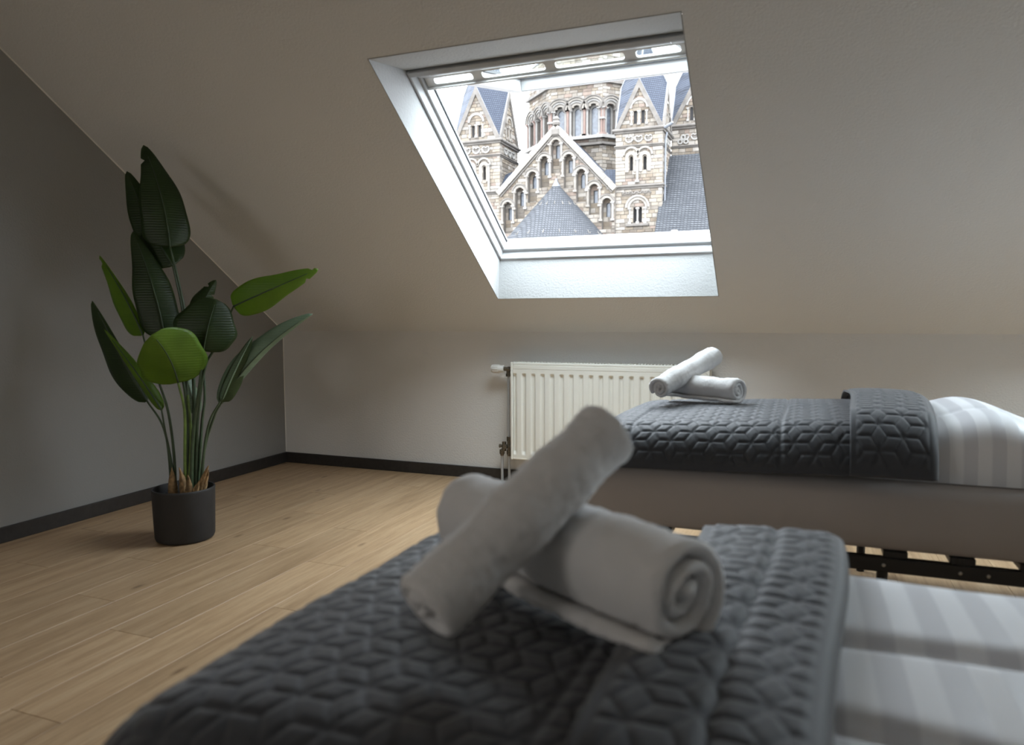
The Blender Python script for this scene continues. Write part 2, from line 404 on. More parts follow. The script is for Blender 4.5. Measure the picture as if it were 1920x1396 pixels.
def rrect(x0, x1, z0, z1, r, n=5):
    pts = []
    for cx, cz, a in ((x1-r, z0+r, -90), (x1-r, z1-r, 0), (x0+r, z1-r, 90), (x0+r, z0+r, 180)):
        for i in range(n+1):
            t = math.radians(a+90*i/n); pts.append((cx+r*math.cos(t), cz+r*math.sin(t)))
    return pts
def roof_window(name, a, b, label):
    root = empty(name, slope(a, WS1, 0)); struct(root, label); e = .004
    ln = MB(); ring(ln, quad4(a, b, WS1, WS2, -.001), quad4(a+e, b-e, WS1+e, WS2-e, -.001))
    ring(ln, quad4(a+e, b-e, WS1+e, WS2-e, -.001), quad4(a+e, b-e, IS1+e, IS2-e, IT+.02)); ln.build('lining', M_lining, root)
    fr = MB()
    fr.bevbox((a+.004, IT+.002, IS1), (a+.018, T2_, IS2), .003, MS); fr.bevbox((a+.010, IT+.055, IS1), (a+.032, T2_+.01, IS2), .003, MS)
    fr.bevbox((b-.018, IT+.002, IS1), (b-.004, T2_, IS2), .003, MS); fr.bevbox((b-.032, IT+.055, IS1), (b-.010, T2_+.01, IS2), .003, MS)
    fr.bevbox((a+.006, IT+.002, IS1-.01), (b-.006, T2_, IS1+.012), .003, MS); fr.bevbox((a+.008, IT+.052, IS1), (b-.008, T2_+.006, IS1+.034), .003, MS)
    fr.bevbox((a+.004, IT, IS2-.030), (b-.004, T2_, IS2-.004), .003, MS)
    fr.build('frame', M_white, root); return root
w1 = roof_window('window_1', WX1, WX2, 'open white roof window looking out on a church')
gk = MB(); gk.box((WX1+.031, IT+.112, IS1+.034), (WX1+.038, IT+.120, 1.70), MS); gk.build('gasket', M_gasket, w1)
for q in (.60, 1.62): MB().lathe([(0, 0), (.005, 0), (.004, .002), (0, .002)], n=10, M=Matrix.Translation(slope(WX1+.018, q, IT+.03)) @ Matrix.Rotation(math.pi/2, 4, 'Y')).build('screw_head', M_bolt, w1)
vb = MB(); slots = [(1.866, 2.060), (2.106, 2.404), (2.450, 2.752), (2.800, 2.985)]
vb.prism([(1.824, 1.632), (3.022, 1.632), (3.022, 1.708), (1.824, 1.708)], IT+.075, IT+.088, MS, holes=[rrect(a, b, 1.650, 1.684, .012) for a, b in slots])
vb.bevbox((1.824, IT+.060, 1.632), (3.022, IT+.075, 1.640), .002, MS)
vb.build('ventilation_bar', M_bar, w1)
MB().box((1.826, IT+.066, 1.708), (3.020, IT+.084, 1.716), MS).build('gasket_strip', M_gasket, w1)
# sash swung outwards, hinged at the top
AL = math.radians(12.0); H0 = Vector((0, -1.300, 2.125))
MH = Matrix(((1, 0, 0, 0), (0, math.cos(AL), -math.sin(AL), H0.y), (0, math.sin(AL), math.cos(AL), H0.z), (0, 0, 0, 1)))   # local (x, along, up)
SX1, SX2, SL, SD, SWD = 1.822, 3.022, 1.25, .082, .066
sa = MB()
sa.bevbox((SX1, 0, 0), (SX1+SWD, SL, SD), .004, MH); sa.bevbox((SX2-SWD, 0, 0), (SX2, SL, SD), .004, MH)
sa.bevbox((SX1+SWD-.002, SL-SWD, 0), (SX2-SWD+.002, SL, SD), .004, MH); sa.bevbox((SX1+SWD-.002, .0, 0), (SX2-SWD+.002, .05, SD), .004, MH)
sash = sa.build('sash', M_white, w1)
MB().box((SX1+SWD-.01, .04, SD-.004), (SX2-SWD+.01, SL-SWD+.01, SD+.010), MH).build('glass_pane', M_glass, sash)
g2 = MB(); zz0, zz1 = SD-.018, SD-.004; gx0, gx1, gy0, gy1 = SX1+SWD-.001, SX2-SWD+.001, .05, SL-SWD+.001
g2.box((gx0, gy0, zz0), (gx0+.014, gy1, zz1), MH); g2.box((gx1-.014, gy0, zz0), (gx1, gy1, zz1), MH); g2.box((gx0, gy1-.014, zz0), (gx1, gy1, zz1), MH)
g2.build('gasket', M_gasket, sash)
portal('skylight_portal', WX1, WX2)
w3 = roof_window('added_window_3', W3[0], W3[1], 'closed roof window added out of view for light, farther along the slope')
s3 = MB()
for q in (((W3[0]+.03, T2_, IS1+.03), (W3[0]+.09, T2_+.06, IS2-.02)), ((W3[1]-.09, T2_, IS1+.03), (W3[1]-.03, T2_+.06, IS2-.02)), ((W3[0]+.08, T2_, IS1+.03), (W3[1]-.08, T2_+.06, IS1+.09)), ((W3[0]+.08, T2_, IS2-.08), (W3[1]-.08, T2_+.06, IS2-.02))): s3.bevbox(*q, .004, MS)
sash3 = s3.build('sash', M_white, w3)
MB().box((W3[0]+.08, T2_+.045, IS1+.08), (W3[1]-.08, T2_+.055, IS2-.07), MS).build('glass_pane', M_glass, sash3)
portal('skylight_portal', *W3)
# baseboards and corner sealant
bt = .015
def bb(name, a, b, lab): return struct(MB().bevbox(a, b, .003).build(name, M_base), lab)
bb('baseboard_left', (0, YB, .0005), (bt, 0, BH), 'dark brown skirting along the gable wall')
bb('baseboard_back', (bt, -bt, .0005), (XR, 0, BH), 'dark brown skirting under the radiator')
bb('baseboard_right', (XR-bt, YB, .0005), (XR, -bt, BH), 'dark brown skirting at the heads of the beds')
s1 = MB(); s1.tube([slope(.001, 0.0, -.001), slope(.001, SMAX, -.001)], .0045, 6); struct(s1.build('trim_1', M_seal), 'pale sealant bead along the sloping corner')
s2 = MB(); s2.tube([(.001, -.001, BH), (.001, -.001, K)], .004, 6); struct(s2.build('trim_2', M_seal), 'pale sealant bead in the upright corner')

# ================================================================== RADIATOR
RX0, RX1, RZ0, RZ1, RD = 1.803, 2.995, .166, .766, .120
rad = empty('radiator', (RX0, 0, 0)); tag(rad, 'cream panel radiator with vertical flutes below the roof window', 'radiator')
pitch = .0605; nx = int((RX1-RX0-.03)/.0038); nzr = 60
xs = np.linspace(RX0+.016, RX1-.016, nx); zs = np.concatenate([np.linspace(RZ0+.008, RZ0+.075, 18), np.linspace(RZ0+.09, RZ1-.095, 12), np.linspace(RZ1-.085, RZ1-.040, 18)])
Xg, Zg = np.meshgrid(xs, zs)
ph = ((Xg-RX0-.030) % pitch)/pitch
ridge = np.clip((.5-np.abs(ph-.42))/.13-.9, 0, 1); ridge = ridge*ridge*(3-2*ridge)
fade = np.clip((Zg-RZ0-.030)/.022, 0, 1)*np.clip((RZ1-.066-Zg)/.012, 0, 1)
Yg = -RD + .012*(1-ridge)*fade
V = np.stack([Xg, Yg, Zg], -1).reshape(-1, 3); nr, nc = Xg.shape
F = [(i*nc+j, i*nc+j+1, (i+1)*nc+j+1, (i+1)*nc+j) for i in range(nr-1) for j in range(nc-1)]
mesh_obj('front_panel', V, F, M_rad, rad, True)
rb = MB(); rb.bevbox((RX0+.014, -RD-.001, RZ1-.042), (RX1-.014, -RD+.02, RZ1-.014), .004); rb.bevbox((RX0+.014, -RD, RZ1-.016), (RX1-.014, -RD+.02, RZ1), .003)
rb.bevbox((RX0+.014, -RD-.001, RZ0), (RX1-.014, -RD+.016, RZ0+.012), .003); rb.build('front_rail', M_rad, rad)
for xx in (RX0, RX1-.014): MB().bevbox((xx, -RD-.004, RZ0-.002), (xx+.014, -.022, RZ1+.002), .003).build('side_cover', M_rad, rad)
MB().box((RX0+.02, -.045, RZ0+.01), (RX1-.02, -.030, RZ1-.02)).build('rear_panel', M_rad, rad)
gr = MB(); yy0, yy1 = -RD+.020, -.026
gr.box((RX0+.014, yy0, RZ1-.006), (RX1-.014, yy0+.010, RZ1+.001)); gr.box((RX0+.014, yy1-.010, RZ1-.006), (RX1-.014, yy1, RZ1+.001))
xx = RX0+.02
while xx < RX1-.02:
    gr.box((xx, yy0+.009, RZ1-.004), (xx+.010, yy1-.009, RZ1+.004)); xx += .019
gr.build('top_grille', M_rad, rad)
MB().box((RX0+.02, -RD+.03, RZ1-.05), (RX1-.02, -.05, RZ1-.03)).build('grille_shade_plate', M_dark, rad)  # near-black plate stands in for the shade below the grille
# valve and pipes
vx = RX0-.034; vy = -.072; vz = RZ1-.045
v = MB(); v.tube([(RX0+.004, vy, vz), (vx, vy, vz)], .010, 12); v.tube([(vx+.012, vy, vz), (vx-.004, vy, vz)], .015, 8); v.tube([(vx-.002, vy, vz), (vx-.030, vy, vz)], .012, 12)
v.tube([(vx, vy, vz+.012), (vx, vy, vz-.030)], .012, 12); v.tube([(vx, vy, vz-.028), (vx, vy, vz-.046)], .0155, 6)
v.build('valve_body', M_brass, rad)
kb = MB(); kp = [(.0, 0), (.020, 0), (.023, .005), (.023, .026), (.0265, .031), (.0265, .072), (.024, .082), (.014, .086), (0, .086)]
MK = Matrix(((0, 0, -1, vx-.028), (1, 0, 0, vy), (0, 1, 0, vz), (0, 0, 0, 1)))
kb.lathe(kp, n=24, M=MK)
for i in range(12):
    a = 2*math.pi*i/12; c, s_ = math.cos(a)*.0262, math.sin(a)*.0262
    kb.tube([MK @ Vector((c, s_, .034)), MK @ Vector((c, s_, .070))], .0022, 6)
auto_smooth(kb.build('thermostat_head', M_knob, rad))
hz = .235
v = MB(); v.tube([(vx, vy, vz-.03), (vx, vy, hz+.03)], .0075, 12); v.build('feed_pipe', M_white, rad)
v = MB()
v.tube([(vx+.004, vy, hz+.062), (vx+.004, vy, hz+.034)], .0155, 6); v.tube([(vx+.004, vy, hz+.04), (vx+.004, vy, hz-.03)], .012, 12)
v.tube([(RX0+.004, vy, hz), (vx-.035, vy, hz)], .013, 12); v.tube([(vx-.030, vy, hz+.028), (vx-.030, vy, hz-.03)], .0135, 12); v.tube([(vx-.034, vy, hz), (vx-.058, vy, hz)], .010, 8)
v.tube([(vx-.056, vy, hz), (vx-.062, vy, hz)], .013, 6); v.tube([(vx-.012, vy-.004, hz), (vx-.012, vy-.034, hz)], .013, 8)
for dx in (.004, -.044): v.tube([(vx+dx, vy, hz-.022), (vx+dx, vy, hz-.050)], .016, 6); v.tube([(vx+dx, vy, hz-.048), (vx+dx, vy, hz-.060)], .012, 10)
v.tube([(vx-.030, vy, hz-.01), (vx-.044, vy, hz-.03)], .011, 10)
v.build('connection_block', M_brass, rad)
for dx in (.004, -.044):
    v = MB(); v.tube([(vx+dx, vy, hz-.055), (vx+dx, vy, .004)], .0085, 12); v.build('return_pipe', M_white, rad)
v = MB(); v.lathe([(.0, .001), (.030, .001), (.031, .006), (.026, .010), (.009, .011)], c=(vx+.004, vy, 0), n=20); v.lathe([(.0, .001), (.030, .001), (.031, .006), (.026, .010), (.009, .011)], c=(vx-.044, vy, 0), n=20)
v.build('pipe_rosette', M_white, rad)

# ================================================================== BEDS
def quilt(px, py, a=.048):
    # rhombille quilting: 0 on the stitch lines, 1 in the middle of each lozenge
    e = [np.array([math.cos(t), math.sin(t)])*a for t in (0, 2*math.pi/3, 4*math.pi/3)]
    # hexagon centres: lattice spanned by e0-e1 and e1-e2
    b1 = e[0]-e[1]; b2 = e[1]-e[2]; det = b1[0]*b2[1]-b1[1]*b2[0]
    s = (px*b2[1]-py*b2[0])/det; t = (-px*b1[1]+py*b1[0])/det
    best = np.full(px.shape, 1e9); qx = np.zeros_like(px); qy = np.zeros_like(px)
    for ds in (0, 1):
        for dt in (0, 1):
            cs, ct_ = np.floor(s)+ds, np.floor(t)+dt
            cx, cy = cs*b1[0]+ct_*b2[0], cs*b1[1]+ct_*b2[1]
            d = (px-cx)**2+(py-cy)**2; m = d < best
            best = np.where(m, d, best); qx = np.where(m, px-cx, qx); qy = np.where(m, py-cy, qy)
    h = np.zeros_like(px)
    for i in range(3):
        e1, e2 = e[i], e[(i+1) % 3]; dd = e1[0]*e2[1]-e1[1]*e2[0]
        al = (qx*e2[1]-qy*e2[0])/dd; be = (-qx*e1[1]+qy*e1[0])/dd
        m = (al >= -1e-6) & (be >= -1e-6)
        al = np.clip(al, 0, 1); be = np.clip(be, 0, 1)
        edge = np.minimum(np.minimum(al, 1-al), np.minimum(be, 1-be))
        h = np.where(m, np.clip(edge/.17, 0, 1)**.6, h)
    return h
def wob(x, y, seed, sc=1.0):
    r = np.random.default_rng(seed); z = np.zeros_like(x)
    for k in range(7):
        a = r.uniform(0, 6.28); f = r.uniform(2, 9)*sc; p = r.uniform(0, 6.28)
        z += np.sin((x*math.cos(a)+y*math.sin(a))*f+p)/7
    return z
class Top:
    """rounded, softly crowned bed top on which covers lie"""
    def __init__(s, x0, x1, yn, yf, zfun, r=.10): s.x0, s.x1, s.yn, s.yf, s.z, s.r = x0, x1, yn, yf, zfun, r
    def pos(s, U, V, extra=0.0):
        r = s.r; cx0, cx1, cy0, cy1 = s.x0+r, s.x1-r, s.yn+r, s.yf-r
        du = np.where(U < cx0, U-cx0, np.where(U > cx1, U-cx1, 0)); dv = np.where(V < cy0, V-cy0, np.where(V > cy1, V-cy1, 0))
        rho = np.sqrt(du**2+dv**2)+1e-9; q = r*math.pi/2
        hor = np.where(rho < q, r*np.sin(np.minimum(rho, q)/r), r); drop = np.where(rho < q, r*(1-np.cos(np.minimum(rho, q)/r)), r+rho-q)
        hor = hor + np.clip(rho-q, 0, 1)*.10
        X = np.clip(U, cx0, cx1)+du/rho*hor; Y = np.clip(V, cy0, cy1)+dv/rho*hor
        return np.stack([X, Y, s.z(X, Y)-drop], -1)
def normals(P):
    du = np.gradient(P, axis=1); dv = np.gradient(P, axis=0); n = np.cross(du, dv)
    return n/np.maximum(np.linalg.norm(n, axis=-1, keepdims=True), 1e-9)
def grid_obj(name, P, mat, parent=None, smooth=True):
    nr, nc = P.shape[:2]; idx = np.arange(nr*nc).reshape(nr, nc)
    F = np.stack([idx[:-1, :-1], idx[:-1, 1:], idx[1:, 1:], idx[1:, :-1]], -1).reshape(-1, 4)
    me = bpy.data.meshes.new(name); me.vertices.add(nr*nc); me.vertices.foreach_set('co', P.reshape(-1).astype(np.float32))
    me.loops.add(F.size); me.loops.foreach_set('vertex_index', F.ravel().astype(np.int32))
    me.polygons.add(len(F)); me.polygons.foreach_set('loop_start', np.arange(0, F.size, 4, dtype=np.int32))
    me.update(calc_edges=True); me.validate()
    if smooth: me.polygons.foreach_set('use_smooth', [True]*len(me.polygons))
    me.materials.append(mat); o = bpy.data.objects.new(name, me); COL.objects.link(o)
    if parent: set_parent(o, parent)
    return o
def thicken(o, t):
    m = o.modifiers.new('thickness', 'SOLIDIFY'); m.thickness = t; m.offset = -1; return o

def make_throw(top, ufold, hang_foot, hang_side, flap, label, seams, seed, amp=.0048, cell=.042, lift=.012):
    r = top.r; ds = .0046
    u0 = top.x0+r-(r*math.pi/2+hang_foot); v0 = top.yn+r-(r*math.pi/2+hang_side); v1 = top.yf-r+(r*math.pi/2+hang_side)
    rc = .017; arc = math.pi*rc
    su = np.arange(0, (ufold-u0)+arc+flap, ds); vv = np.arange(v0, v1, ds)
    S, V = np.meshgrid(su, vv)
    L1 = ufold-u0
    ub = np.where(S < L1, u0+S, np.where(S < L1+arc, ufold+rc*np.sin((S-L1)/rc), ufold-(S-L1-arc)))
    hh = np.where(S < L1, 0, np.where(S < L1+arc, rc*(1-np.cos((S-L1)/rc)), 2*rc+.004*np.sin(np.clip((S-L1-arc)/flap, 0, 1)*3.14)))
    fin = np.where(S < L1, 0.0, 1.0)
    # the fold line is not quite straight
    ub = ub + fin*.012*np.sin(V*5+seed) + np.clip((ub-ufold+.3)/.3, 0, 1)*.010*np.sin(V*4+1)
    P = top.pos(ub, V); B = top.pos(ub+1e-3, V); C = top.pos(ub, V+1e-3)
    N = np.cross(B-P, C-P); N /= np.linalg.norm(N, axis=-1, keepdims=True)
    q = quilt(S+seed*.37, V, cell)
    em = np.minimum(np.minimum(V-v0, v1-V), np.minimum(S, su[-1]-S)); q = np.where(em < .022, .35, q)
    for sx in seams:
        if sx == 'flap': q = q-1.3*np.exp(-((S-(L1+arc+.085))/.009)**2)
        else: q = q*np.clip(np.abs(S-sx+.006*np.sin(V*6))/.010, .0, 1)
    side = np.where(S < L1+arc*.5, 1, -1)
    drape = wob(P[..., 0], P[..., 1], seed, 2.4)*.006
    # hanging sides ripple a little
    below = np.clip((top.z(P[..., 0], P[..., 1])-P[..., 2]-.06)/.1, 0, 1)
    drape = drape + below*.010*np.sin((P[..., 0]*9+P[..., 1]*7)+seed)
    P = P + N*(lift + hh + drape)[..., None]
    Nn = normals(P); Nn = Nn*np.where((Nn*N).sum(-1, keepdims=True) < 0, -1, 1)
    q = np.where((S > L1-.004) & (S < L1+arc+.004), .4, q)
    P = P + Nn*(amp*q)[..., None]
    o = grid_obj('quilted_throw', P, M_throw); thicken(o, .006); return tag(o, label, 'throw')

def make_duvet(top, x1, label, seed, creases, inset=.035, bump=None, ucov=3.4):
    r = top.r; ds = .011
    cy = (top.yn+top.yf)/2
    us = np.arange(-.06, 1.06, .006); 
    x0 = top.x0+.06; yn, yf = top.yn+inset, top.yf-inset
    U, V = np.meshgrid(np.arange(x0, x1, ds), np.arange(yn, yf, ds))
    # pillowy slab: upper and lower surface joined on a superellipse rim
    a = (U-(x0+x1)/2)/((x1-x0)/2); b = (V-(yn+yf)/2)/((yf-yn)/2)
    e = np.clip(1-np.abs(a)**14, 0, 1)**.30*np.clip(1-np.abs(b)**8, 0, 1)**.33
    zt_ = top.z(U, V)-.006; zb = BZ1+.004
    Z = zb+(zt_-zb)*e+wob(U, V, seed, 2.2)*.006*e
    for y0c, dpt, slp, wd in creases: Z = Z-dpt*np.exp(-((V-y0c-slp*(U-3.6))/wd)**2)*e
    # stay under the rounded cover
    r = top.r; cx0, cx1, cy0, cy1 = top.x0+r, top.x1-r, top.yn+r, top.yf-r
    dd = np.sqrt(np.maximum(np.maximum(cx0-U, 0), 0)**2+np.maximum(np.maximum(cy0-V, V-cy1), 0)**2)
    cover = top.z(U, V)-(r-np.sqrt(np.maximum(r*r-dd*dd, 0)))-.010; keep = np.clip((U-ucov)/.10, 0, 1)
    Z = np.maximum(np.where(keep < 1, np.minimum(Z, cover)*(1-keep)+Z*keep, Z), zb)
    if bump: Z = Z+bump[1]*np.exp(-((U-bump[0])/bump[2])**2)*e
    up_ = np.stack([U, V, Z], -1); lo_ = np.stack([U, V, np.full_like(U, zb)], -1)
    nr, nc = U.shape; P = np.concatenate([up_.reshape(-1, 3), lo_.reshape(-1, 3)]); idx = np.arange(nr*nc).reshape(nr, nc)
    F = np.stack([idx[:-1, :-1], idx[:-1, 1:], idx[1:, 1:], idx[1:, :-1]], -1).reshape(-1, 4)
    G = F[:, ::-1]+nr*nc; rim = np.concatenate([idx[0, :], idx[1:, -1], idx[-1, -2::-1], idx[-2:0:-1, 0]]); r2 = np.roll(rim, -1)
    H = np.stack([rim, rim+nr*nc, r2+nr*nc, r2], -1)
    o = mesh_obj('duvet', P, np.concatenate([F, G, H]).tolist(), M_duvet, None, True)
    return tag(o, label, 'duvet')

BZ0, BZ1 = .347, .548            # mattress
BL, BW = 2.0, .90; BX0 = 2.715
def make_mattress(yn, yf, label, seed, x0=BX0):
    x1 = BX0+BL; n = 60
    # rounded slab with soft wrinkles in the fitted sheet; ring sections from bottom to top
    secs = [(-.05, BZ0), (-.012, BZ0+.002), (0, BZ0+.016), (.006, BZ0+.06), (.008, BZ0+.11), (.006, BZ0+.16), (0, BZ1-.03), (-.010, BZ1-.010), (-.035, BZ1), (-.2, BZ1+.002)]
    def per(off, ns=34, nw=20, nc=6):
        r = .05; pts = []
        X0, X1, Y0, Y1 = x0-off, x1+off, yn-off, yf+off; r = max(.02, r+off)
        def arc(cx, cy, a):
            return [(cx+r*math.cos(math.radians(a+90*i/nc)), cy+r*math.sin(math.radians(a+90*i/nc))) for i in range(nc+1)]
        pts += [(X0+r+(X1-X0-2*r)*i/ns, Y0) for i in range(1, ns)]; pts += arc(X1-r, Y0+r, -90)
        pts += [(X1, Y0+r+(Y1-Y0-2*r)*i/nw) for i in range(1, nw)]; pts += arc(X1-r, Y1-r, 0)
        pts += [(X1-r-(X1-X0-2*r)*i/ns, Y1) for i in range(1, ns)]; pts += arc(X0+r, Y1-r, 90)
        pts += [(X0, Y1-r-(Y1-Y0-2*r)*i/nw) for i in range(1, nw)]; pts += arc(X0+r, Y0+r, 180)
        return pts
    vs = []; m = None
    for off, z in secs:
        ps = per(off); m = len(ps)
        for k, (px, py) in enumerate(ps):
            d = .004*math.sin(px*5.3+z*38+seed)*math.sin(py*3.1+z*25) if BZ0+.01 < z < BZ1-.02 else 0
            cx = (x0+x1)/2; cy = (yn+yf)/2
            vs.append((px, py+(d if abs(px-cx) < BL/2-.02 else 0)*(-1 if py < cy else 1), z))
    fs = [(j*m+i, j*m+(i+1) % m, (j+1)*m+(i+1) % m, (j+1)*m+i) for j in range(len(secs)-1) for i in range(m)]
    fs.append(tuple(range(m))[::-1]); fs.append(tuple((len(secs)-1)*m+i for i in range(m)))
    o = mesh_obj('mattress', vs, fs, M_sheet, None, True); return tag(o, label, 'mattress')
def make_frame(yn, yf, label):
    root = empty('bed_frame', ((BX0+BL/2), (yn+yf)/2, 0)); tag(root, label, 'bed frame')
    rz0, rz1 = .280, .325
    for y, s in ((yn, 1), (yf, -1)):
        b = MB(); b.bevbox((BX0+.0, min(y, y+s*.028), rz0), (BX0+BL, max(y, y+s*.028), rz1), .003); b.build('side_rail', M_black, root)
    for xx in (BX0, BX0+BL-.03): MB().bevbox((xx, yn+.02, rz0), (xx+.03, yf-.02, rz1), .003).build('end_rail', M_black, root)
    MB().bevbox((BX0+.02, (yn+yf)/2-.015, rz0), (BX0+BL-.02, (yn+yf)/2+.015, rz1-.004), .003).build('middle_rail', M_black, root)
    k = 0; sx = 2.841
    while sx < BX0+BL-.05:
        MB().bevbox((sx, yn+.004, rz1-.001), (sx+.066, yf-.004, BZ0), .003).build('slat', M_black, root); sx += .1745
    for px in (2.927, 3.906): MB().bevbox((px, yn+.002, rz1-.001), (px+.02, yn+.03, BZ0), .002).build('stop_lug', M_black, root)
    for px in (BX0+.06, BX0+BL/2, BX0+BL-.06):
        for y in (yn+.035, yf-.035):
            l = MB(); l.tube([(px, y, .001), (px, y, rz0+.01)], .016, 12); l.build('leg', M_black, root)
    for px in (3.715, 3.915, 3.985):
        b = MB(); b.lathe([(0, 0), (.006, 0), (.005, .003), (0, .004)], n=10, M=Matrix(((1, 0, 0, px), (0, 0, -1, yn), (0, 1, 0, (rz0+rz1)/2), (0, 0, 0, 1)))); b.build('bolt', M_bolt, root)
    return root
# far bed (beside the radiator wall)
FYN, FYF = -1.90, -1.00
make_frame(FYN, FYF, 'black metal bed frame with slats showing under the grey mattress by the radiator')
make_mattress(FYN+.0, FYF, 'mattress in a grey fitted sheet on the bed by the radiator', 1, 2.765)
def zfar(X, Y):
    t = np.clip((X-2.8)/.9, 0, 1); c = 1-((Y-(FYN+FYF)/2)/.45)**2*.35
    head = np.clip((X-3.95)/.55, 0, 1)
    return .655+.050*t*c+.012*c-.075*head**1.5
topF = Top(2.735, 4.75, FYN-.035, FYF+.03, zfar, .165)
make_duvet(topF, 4.40, 'white duvet with satin stripes on the bed by the radiator', 3, [(-1.62, .006, .1, .03)], .095, (4.02, .050, .13), 3.75)
make_throw(topF, 3.835, .0, -.045, .215, 'grey quilted throw with folded edge on the bed by the radiator', [.30, .78], 2, .0068)
# near bed
NYN, NYF = -3.77, -2.87
make_frame(NYN, NYF, 'black metal bed frame under the bed standing away from the radiator')
make_mattress(NYN+.02, NYF-.02, 'mattress in a grey fitted sheet on the bed away from the radiator', 5, 2.75)
def znear(X, Y):
    c = 1-((Y-(NYN+NYF)/2)/.45)**2*.30
    return .602+.022*c-.040*np.clip((3.02-X)/.32, 0, 1)**2-.030*np.clip((Y-NYF+.20)/.25, 0, 1)**2*np.clip((3.1-X)/.3, 0, 1)
topN = Top(BX0-.02, 4.75, NYN-.035, NYF+.012, znear, .125)
make_duvet(topN, 4.40, 'white duvet with satin stripes on the bed away from the radiator', 6, [(-3.255, .020, .03, .022), (-3.49, .022, -.10, .020)], .06)
make_throw(topN, 3.505, .05, .05, .21, 'dark grey quilted throw on the bed away from the radiator', [.66, 'flap'], 4, .0052)

# ================================================================== TOWELS
def make_towel(A, B, R, th, turns, sq, phase, label, seed, group, flat=.9, tail=0.0, upref=(0, 0, 1)):
    A, B = np.array(A, float), np.array(B, float); ax = B-A; L = np.linalg.norm(ax); ax /= L
    w = np.array(upref, float); w -= ax*(w@ax); w /= np.linalg.norm(w); sd = np.cross(ax, w)
    r_ = np.random.default_rng(seed)
    rin = R-th/2-th*turns
    nphi = int(turns*40); phi = np.linspace(0, turns*2*math.pi, nphi)
    rc = rin+th*phi/(2*math.pi)+.0016*np.sin(phi*2.3+seed)
    if tail: rc = rc+tail*np.clip((phi-phi[-1]+.55)/.55, 0, 1)**2
    J = 70; tt = np.linspace(0, 1, J); V = []
    rings = []
    for j, t in enumerate(tt):
        d = min(t, 1-t)*L; g = math.sqrt(max(0.0, 1-(1-min(1, d/.011))**2))*.82+.18 if d < .011 else 1
        tk = th*.47*g
        wobr = .0018*math.sin(t*11+seed)+.0012*math.sin(t*23+2*seed)
        outer = rc+tk+wobr; inner = rc-tk+wobr*.5
        # push outer windings in and out a little along the axis so the end spirals look wound
        shift = .009*np.sin(phi*.9+seed)*(1-phi/phi[-1])*(1 if t > .5 else -1)*np.clip(1-d/.05, 0, 1)
        ang = phi+phase
        ca, sa_ = np.cos(ang), np.sin(ang)
        o2 = np.stack([outer*ca, outer*sa_*sq, t*L+shift], -1); i2 = np.stack([inner*ca, inner*sa_*sq, t*L+shift], -1)
        # rounded edge at the free end and the core
        e0 = np.array([[rc[-1]*ca[-1]-tk*sa_[-1]*.9, (rc[-1]*sa_[-1]+tk*ca[-1]*.9)*sq, t*L]]); e1 = np.array([[rc[0]*ca[0]+tk*sa_[0]*.9, (rc[0]*sa_[0]-tk*ca[0]*.9)*sq, t*L]])
        ringp = np.concatenate([o2, e0, i2[::-1], e1]); ringp[:, :2] += r_.normal(0, .0009, (len(ringp), 2))
        lim = -R*sq*flat; ringp[:, 1] = np.where(ringp[:, 1] < lim, lim+(ringp[:, 1]-lim)*.15, ringp[:, 1])
        rings.append(ringp)
    G = np.stack(rings)
    P = A + G[..., 0:1]*sd + G[..., 1:2]*w + G[..., 2:3]*ax
    m = P.shape[1]; idx = np.arange(J*m).reshape(J, m); nx_ = np.roll(idx, -1, axis=1)
    F = np.stack([idx[:-1], nx_[:-1], nx_[1:], idx[1:]], -1).reshape(-1, 4).tolist()
    for row, flip in ((0, True), (J-1, False)):
        for k in range(nphi-1):
            q = [row*m+k, row*m+k+1, row*m+(m-2)-(k+1), row*m+(m-2)-k]; F.append(q if not flip else q[::-1])
        q = [row*m+nphi-1, row*m+nphi, row*m+nphi+1]; F.append(q); q = [row*m+0, row*m+m-2, row*m+m-1]; F.append(q)
    o = mesh_obj('rolled_towel', P.reshape(-1, 3), F, M_towel, None, True)
    bm = bmesh.new(); bm.from_mesh(o.data); bmesh.ops.recalc_face_normals(bm, faces=bm.faces); bm.to_mesh(o.data); bm.free()
    return tag(o, label, 'towel', group)
TG = 'rolled towels on the beds'
P2 = 2*math.pi
make_towel((2.955, -3.222, .724), (3.360, -3.484, .734), .081, .0225, 2.85, .97, -.75-P2*2.85, 'white towel rolled up lying flat on the bed away from the radiator', 1, TG, .97, .010)
make_towel((3.068, -3.575, .704), (3.228, -3.325, .892), .057, .0205, 2.1, 1.0, 3.6-P2*2.1, 'white towel rolled up leaning across another on the bed away from the radiator', 2, TG, .95)
make_towel((2.945, -1.205, .765), (3.250, -1.395, .765), .060, .0175, 2.8, .90, -.9-P2*2.8, 'small white towel rolled up lying flat on the bed by the radiator', 3, TG, .95, .004)
make_towel((2.950, -1.428, .764), (3.122, -1.085, .876), .054, .0175, 2.5, .95, 3.6-P2*2.5, 'small white towel rolled up leaning across another on the bed by the radiator', 4, TG, .95)

